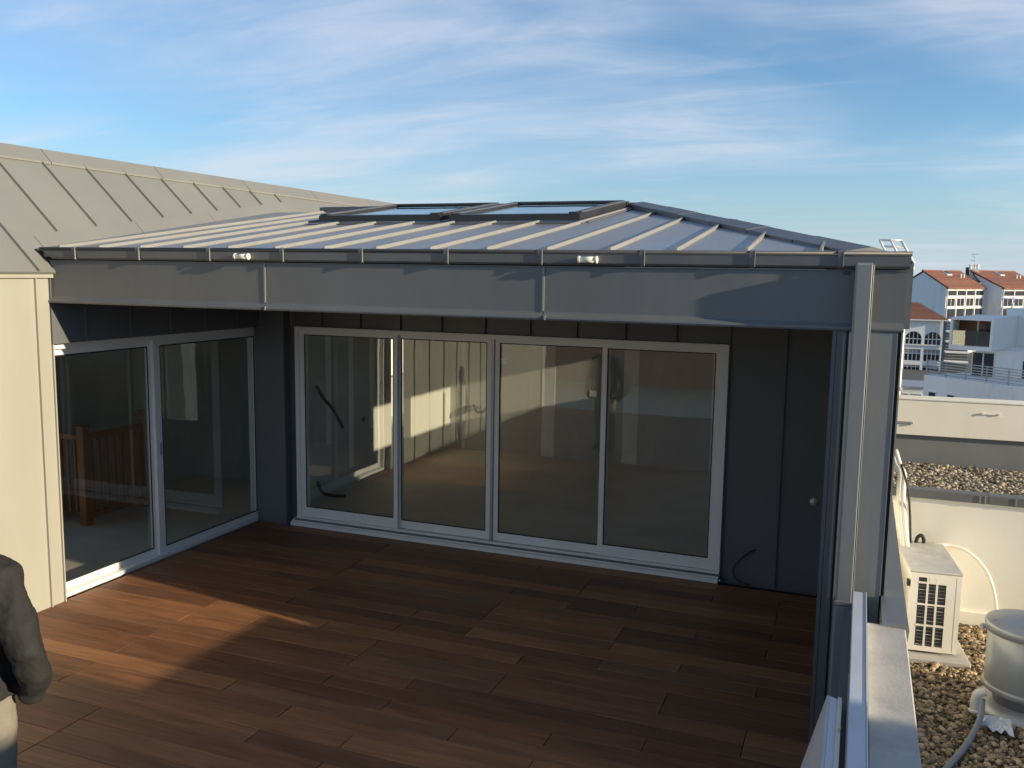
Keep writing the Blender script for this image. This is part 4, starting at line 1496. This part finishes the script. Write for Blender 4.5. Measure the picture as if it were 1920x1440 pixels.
# terrace below with railing
angT = R(138)
TT = frame(Kc.x, Kc.y, angT)
zt2 = plane_pt(1736, 700, TT(0, 1.5, 0), angT)
oT = TT(0, 2.2, 0)
aL, zL = plane_pt(1733, 700, oT, angT)
aR, zR_ = plane_pt(1930, 731, oT, angT)
zter = (zL + zR_) / 2
ter = MB(TT)
ter.box(aR - 2, aL, -6, 2.2, GZ, zter)
ter.obj('terrace_wall', FWH, mod)
for pxw in (1749, 1784):
    a_m, _ = plane_pt(pxw, 735, oT, angT)
    o = MB(TT).box(a_m - .30, a_m + .30, 2.15, 2.26, zter - 2.4, zter - 1.05).obj('window', FFR, mod)
    MB(TT).box(a_m - .24, a_m + .24, 2.261, 2.28, zter - 2.34, zter - 1.11).obj('pane', DGL, o)
rl = thing('terrace_railing', TT((aL + aR) / 2, 2.1, zter), 'grey horizontal bar railing along the far white terrace', 'railing')
na = int((aL - aR) / 1.3)
for k in range(na + 1):
    a = aR + (aL - .1 - aR) * k / na
    MB(TT).box(a - .03, a + .03, 2.06, 2.12, zter, zter + 1.05).obj('post', ALUG, rl)
for k in range(6):
    zz = zter + .14 + k * .175
    MB(TT).box(aR, aL - .1, 2.125, 2.155, zz - .035, zz + .035).obj('rail_bar', ALUG, rl)
r2 = thing('roof_railing', TL(-1, -dep - .5, zt_ + .35), 'white railing with slanted posts on the modern block roof', 'railing')
ztr = zt_ + .45
for k in range(9):
    a = LEN - 1.2 - k * .85
    MB(TL).tube([(a, -dep - .25, ztr), (a - .18, -dep - .75, ztr + .75)], .035, 6).obj('slanted_post', FFR, r2)
for (b_, z_) in ((-dep - .3, ztr + .08), (-dep - .75, ztr + .75)):
    MB(TL).tube([(LEN - 1.2, b_, z_), (LEN - 1.2 - 8 * .85 - .18, b_, z_)], .035, 6).obj('rail_bar', FFR, r2)
# low beige annexe and dark stair at its left
oa = at(1697, 727, 75)
an_ = thing('low_annexe', (oa.x, 75, GZ), 'low beige annexe with dark windows beside the far terrace wall', 'building')
xa0, xa1 = at(1680, 727, 75).x, at(1737, 731, 75).x
MB().box(xa0, xa1, 75, 80, GZ, oa.z).obj('wall', CREAM, an_)
MB().box(xa0, xa1 + .2, 74.9, 80.1, oa.z, oa.z + .15).obj('roof_edge', ALUG, an_)
for (pa, pb) in ((1692, 1704), (1711, 1729)):
    o = MB().box(at(pa, 735, 75).x, at(pb, 735, 75).x, 74.93, 75.02, oa.z - 2.0, oa.z - .45).obj('window', FFR, an_)
    MB().box(at(pa, 735, 75).x + .07, at(pb, 735, 75).x - .07, 74.9, 74.929, oa.z - 1.93, oa.z - .52).obj('pane', DGL, o)
sp = at(1775, 690, 82)
stp = thing('dark_balcony_block', (sp.x, 82, GZ), 'dark balcony stack between the arcaded building and modern block', 'balconies')
xb0, xb1 = at(1773, 650, 82).x, at(1818, 650, 82).x
MB().box(xb0, xb1, 83.2, 86, GZ, at(1790, 606, 82).z).obj('wall', BLK2, stp)
for pyy in (621, 640, 660, 678):
    zz = at(1790, pyy, 82).z
    MB().box(xb0, xb1, 82, 83.2, zz - .12, zz).obj('slab', FWH, stp)
    for k in range(3):
        MB().box(xb0, xb1, 82.02, 82.06, zz + .25 + k * .28, zz + .31 + k * .28).obj('rail_bar', ALUG, stp)

# unseen blocks added beyond the frame to cast low-sun shade, and what the glass mirrors
t = thing('deck_shade_tower', (12.6, -7.5, GR), 'unseen tower added to shade the deck, outside the picture on the right', 'tower')  # added shadow caster, sized to darken the deck but not the wing wall
MB().box(12.0, 14.5, -10.5, -5.40, GZ, 2.80).obj('wall', WHT, t)
MB().box(11.9, 14.6, -10.6, -5.35, 2.80, 2.87).obj('coping', ZP, t)
t = thing('gravel_shade_wall', (12.1, -3, GR), 'unseen low wall added to shade the gravel, outside the picture on the right', 'wall')  # added sun blocker for the near pebbles and vent drum
MB().box(12.0, 12.25, -5.34, -1.42, GZ, 1.62).obj('wall', WHT, t)
MB().box(11.98, 12.27, -5.34, -1.40, 1.62, 1.67).obj('coping', ZP, t)
t = thing('far_shade_block', (34, 52, GZ), 'unseen tall block added to shade the modern block, outside the picture on the far right', 'building')  # invented mass that keeps the loggia box and terrace in shade
MB().box(28, 40, 44, 66, GZ, 8.5).obj('wall', FWH, t)
MB().box(27.8, 40.2, 43.8, 66.2, 8.5, 8.9).obj('roof_edge', ALUG, t)
t = thing('rear_house', (3, -22, GZ), 'house with clay roof behind the viewer, mirrored in the glass', 'house')
MB().box(-9, 11, -28, -19, GZ, -.6).obj('wall', WHT, t)
MB().add([(-9.5, -18.5, -.6), (11.5, -18.5, -.6), (11.5, -28.5, -.6), (-9.5, -28.5, -.6), (-9.5, -23.5, 1.6), (11.5, -23.5, 1.6)], [(0, 1, 5, 4), (2, 3, 4, 5), (0, 4, 3), (1, 2, 5), (0, 3, 2, 1)]).obj('roof', TILE, t)
t = thing('west_house', (-22, 24, GZ), 'sunlit house beyond the wing, glimpsed through the narrow room opening', 'house')
MB().box(-26, -18, 14, 44, GZ, 4).obj('wall', CREAM, t)
for k in range(5):
    MB().box(-17.99, -17.9, 15 + k * 4, 16.4 + k * 4, -1.2, 1.0).obj('window', DGL, t)
# ================================================================== PERSON
PO = Vector((2.37, -5.42, 0))
PR = Vector((math.cos(R(14)), math.sin(R(14)), 0))
PF = Vector((-PR.y, PR.x, 0))
Z = Vector((0, 0, 1))


def P3(r, f, z):
    return PO + PR * r + PF * f + Z * z


def limb(b, pts, flat=1.0):
    """pts: (r, f, z, radius)"""
    C = [P3(*p[:3]) for p in pts]
    rings = []
    for i, p in enumerate(pts):
        d = (C[min(i + 1, len(C) - 1)] - C[max(i - 1, 0)]).normalized()
        a = d.cross(PF)
        a = a.normalized() if a.length > .2 else PR
        c_ = d.cross(a).normalized()
        rings.append((C[i], a * p[3], c_ * p[3] * flat))
    b.loft(rings, 14)


def body_obj(b, name, material, parent, vox, disp=None, label=None, cat=None):
    o = b.obj(name, material, parent, True, label, cat)
    mdf = o.modifiers.new('remesh', 'REMESH')
    mdf.mode = 'VOXEL'
    mdf.voxel_size = vox
    mdf.use_smooth_shade = True
    sm = o.modifiers.new('smooth', 'SMOOTH')
    sm.factor = .5
    sm.iterations = 6
    if disp:
        for (sc, stg) in disp:
            tx = bpy.data.textures.new(name + '_folds', 'CLOUDS')
            tx.noise_scale = sc
            tx.noise_depth = 2
            dm = o.modifiers.new('folds', 'DISPLACE')
            dm.texture = tx
            dm.strength = stg
            dm.mid_level = .5
            dm.texture_coords = 'LOCAL'
    return o


bd = MB()
# head, neck, trunk, legs, arms
hd_ = []
for (z_, rx, ry, f_) in ((1.53, .045, .055, .045), (1.555, .062, .078, .03), (1.60, .072, .092, .02), (1.66, .077, .098, .015), (1.71, .076, .096, .01), (1.755, .060, .075, .005), (1.775, .02, .03, .0)):
    hd_.append((P3(0, f_, z_), PR * rx, PF * ry))
bd.loft(hd_, 18)
bd.loft([(P3(0, .112, 1.60), PR * .014, Z * .01), (P3(0, .128, 1.625), PR * .013, Z * .012), (P3(0, .108, 1.67), PR * .008, Z * .01)], 8)
for s_ in (-1, 1):
    bd.loft([(P3(s_ * .068, 0, 1.645), PF * .022, Z * .032), (P3(s_ * .088, -.008, 1.648), PF * .024, Z * .034)], 10)
limb(bd, [(0, -.01, 1.40, .07), (0, -.005, 1.48, .058), (0, .01, 1.56, .055)])
bd.loft([(P3(0, 0, .90), PR * .16, PF * .11), (P3(0, 0, 1.10), PR * .145, PF * .10), (P3(0, 0, 1.30), PR * .17, PF * .11), (P3(0, 0, 1.43), PR * .15, PF * .08), (P3(0, 0, 1.47), PR * .07, PF * .06)], 18)
for s_ in (-1, 1):
    limb(bd, [(s_ * .09, 0, .92, .085), (s_ * .10, .01, .70, .075), (s_ * .105, .015, .50, .058), (s_ * .11, -.01, .30, .055), (s_ * .115, -.02, .09, .042), (s_ * .115, .0, .05, .045)])
    limb(bd, [(s_ * .17, 0, 1.42, .055), (s_ * .25, -.04, 1.24, .045), (s_ * .285, -.05, 1.11, .038), (s_ * .28, .03, .98, .033), (s_ * .20, .09, .88, .028)])
    # hand pushed into the pocket: palm with four fingers and a thumb
    bd.loft([(P3(s_ * .20, .09, .88), PR * .02, PF * .032), (P3(s_ * .155, .075, .83), PR * .017, PF * .042), (P3(s_ * .14, .06, .79), PR * .014, PF * .04)], 12)
    for k, ln_ in enumerate((.06, .072, .068, .052)):
        f_ = .092 - k * .021
        limb(bd, [(s_ * .14, f_, .795, .009), (s_ * .13, f_, .795 - ln_ * .55, .0085), (s_ * .12, f_ + .004, .795 - ln_, .007)])
    limb(bd, [(s_ * .155, .10, .845, .011), (s_ * .14, .11, .815, .010), (s_ * .13, .11, .785, .008)])
person = body_obj(bd, 'person', SKIN, None, .008, None, 'person in dark grey jacket and khaki trousers standing at the left edge', 'person')
# jacket
jk = MB()
jk.loft([(P3(0, 0, .84), PR * .205, PF * .150), (P3(0, 0, .90), PR * .212, PF * .152), (P3(0, 0, 1.05), PR * .205, PF * .142), (P3(0, -.005, 1.25), PR * .212, PF * .142),
         (P3(0, -.01, 1.36), PR * .212, PF * .130), (P3(0, -.01, 1.43), PR * .185, PF * .105), (P3(0, -.005, 1.475), PR * .125, PF * .085), (P3(0, 0, 1.50), PR * .085, PF * .075), (P3(0, .005, 1.55), PR * .08, PF * .078)], 26)
for s_ in (-1, 1):
    limb(jk, [(s_ * .13, -.005, 1.425, .085), (s_ * .195, -.012, 1.40, .088), (s_ * .245, -.03, 1.31, .082), (s_ * .30, -.055, 1.20, .080), (s_ * .338, -.06, 1.09, .076), (s_ * .340, -.02, .99, .070), (s_ * .305, .035, .90, .064), (s_ * .245, .075, .82, .056)], 1.0)
# hood lying on the back
jk.loft([(P3(0, -.075, 1.40), PR * .10, Z * .045), (P3(0, -.115, 1.45), PR * .13, Z * .05), (P3(0, -.09, 1.50), PR * .12, Z * .04), (P3(0, -.05, 1.53), PR * .10, Z * .03)], 18)
body_obj(jk, 'jacket', JACK, person, .010, ((.045, .008), (.10, .030), (.22, .03)))
tr_ = MB()
tr_.loft([(P3(0, 0, .76), PR * .185, PF * .135), (P3(0, 0, .85), PR * .19, PF * .138), (P3(0, 0, .93), PR * .18, PF * .13)], 20)
for s_ in (-1, 1):
    limb(tr_, [(s_ * .088, 0, .86, .105), (s_ * .10, .005, .68, .098), (s_ * .105, .01, .50, .082), (s_ * .11, -.01, .30, .076), (s_ * .115, -.02, .07, .070)])
body_obj(tr_, 'trousers', TROU, person, .010, ((.06, .014),))
hr = MB()
hr.loft([(P3(0, -.055, 1.56), PR * .058, PF * .05), (P3(0, -.03, 1.62), PR * .081, PF * .085), (P3(0, -.022, 1.68), PR * .086, PF * .093), (P3(0, -.012, 1.735), PR * .083, PF * .10), (P3(0, -.005, 1.775), PR * .06, PF * .075), (P3(0, 0, 1.795), PR * .02, PF * .03)], 18)
body_obj(hr, 'hair', HAIR, person, .008, ((.02, .008),))
for s_ in (-1, 1):
    b = MB()
    b.loft([(P3(s_ * .115, -.075, .045), PR * .038, Z * .04), (P3(s_ * .115, -.02, .05), PR * .045, Z * .046), (P3(s_ * .118, .08, .04), PR * .048, Z * .036), (P3(s_ * .12, .16, .032), PR * .042, Z * .028), (P3(s_ * .12, .20, .028), PR * .02, Z * .018)], 14)
    b.obj('shoe', SHOE, person, True)
for s_ in (-1, 1):
    MB().lathe(tuple(P3(s_ * .032, .098, 0))[:2], [(.003, 1.648), (.010, 1.652), (.011, 1.658), (.010, 1.664), (.003, 1.668)], 10).obj('eye', FFR, person, True)
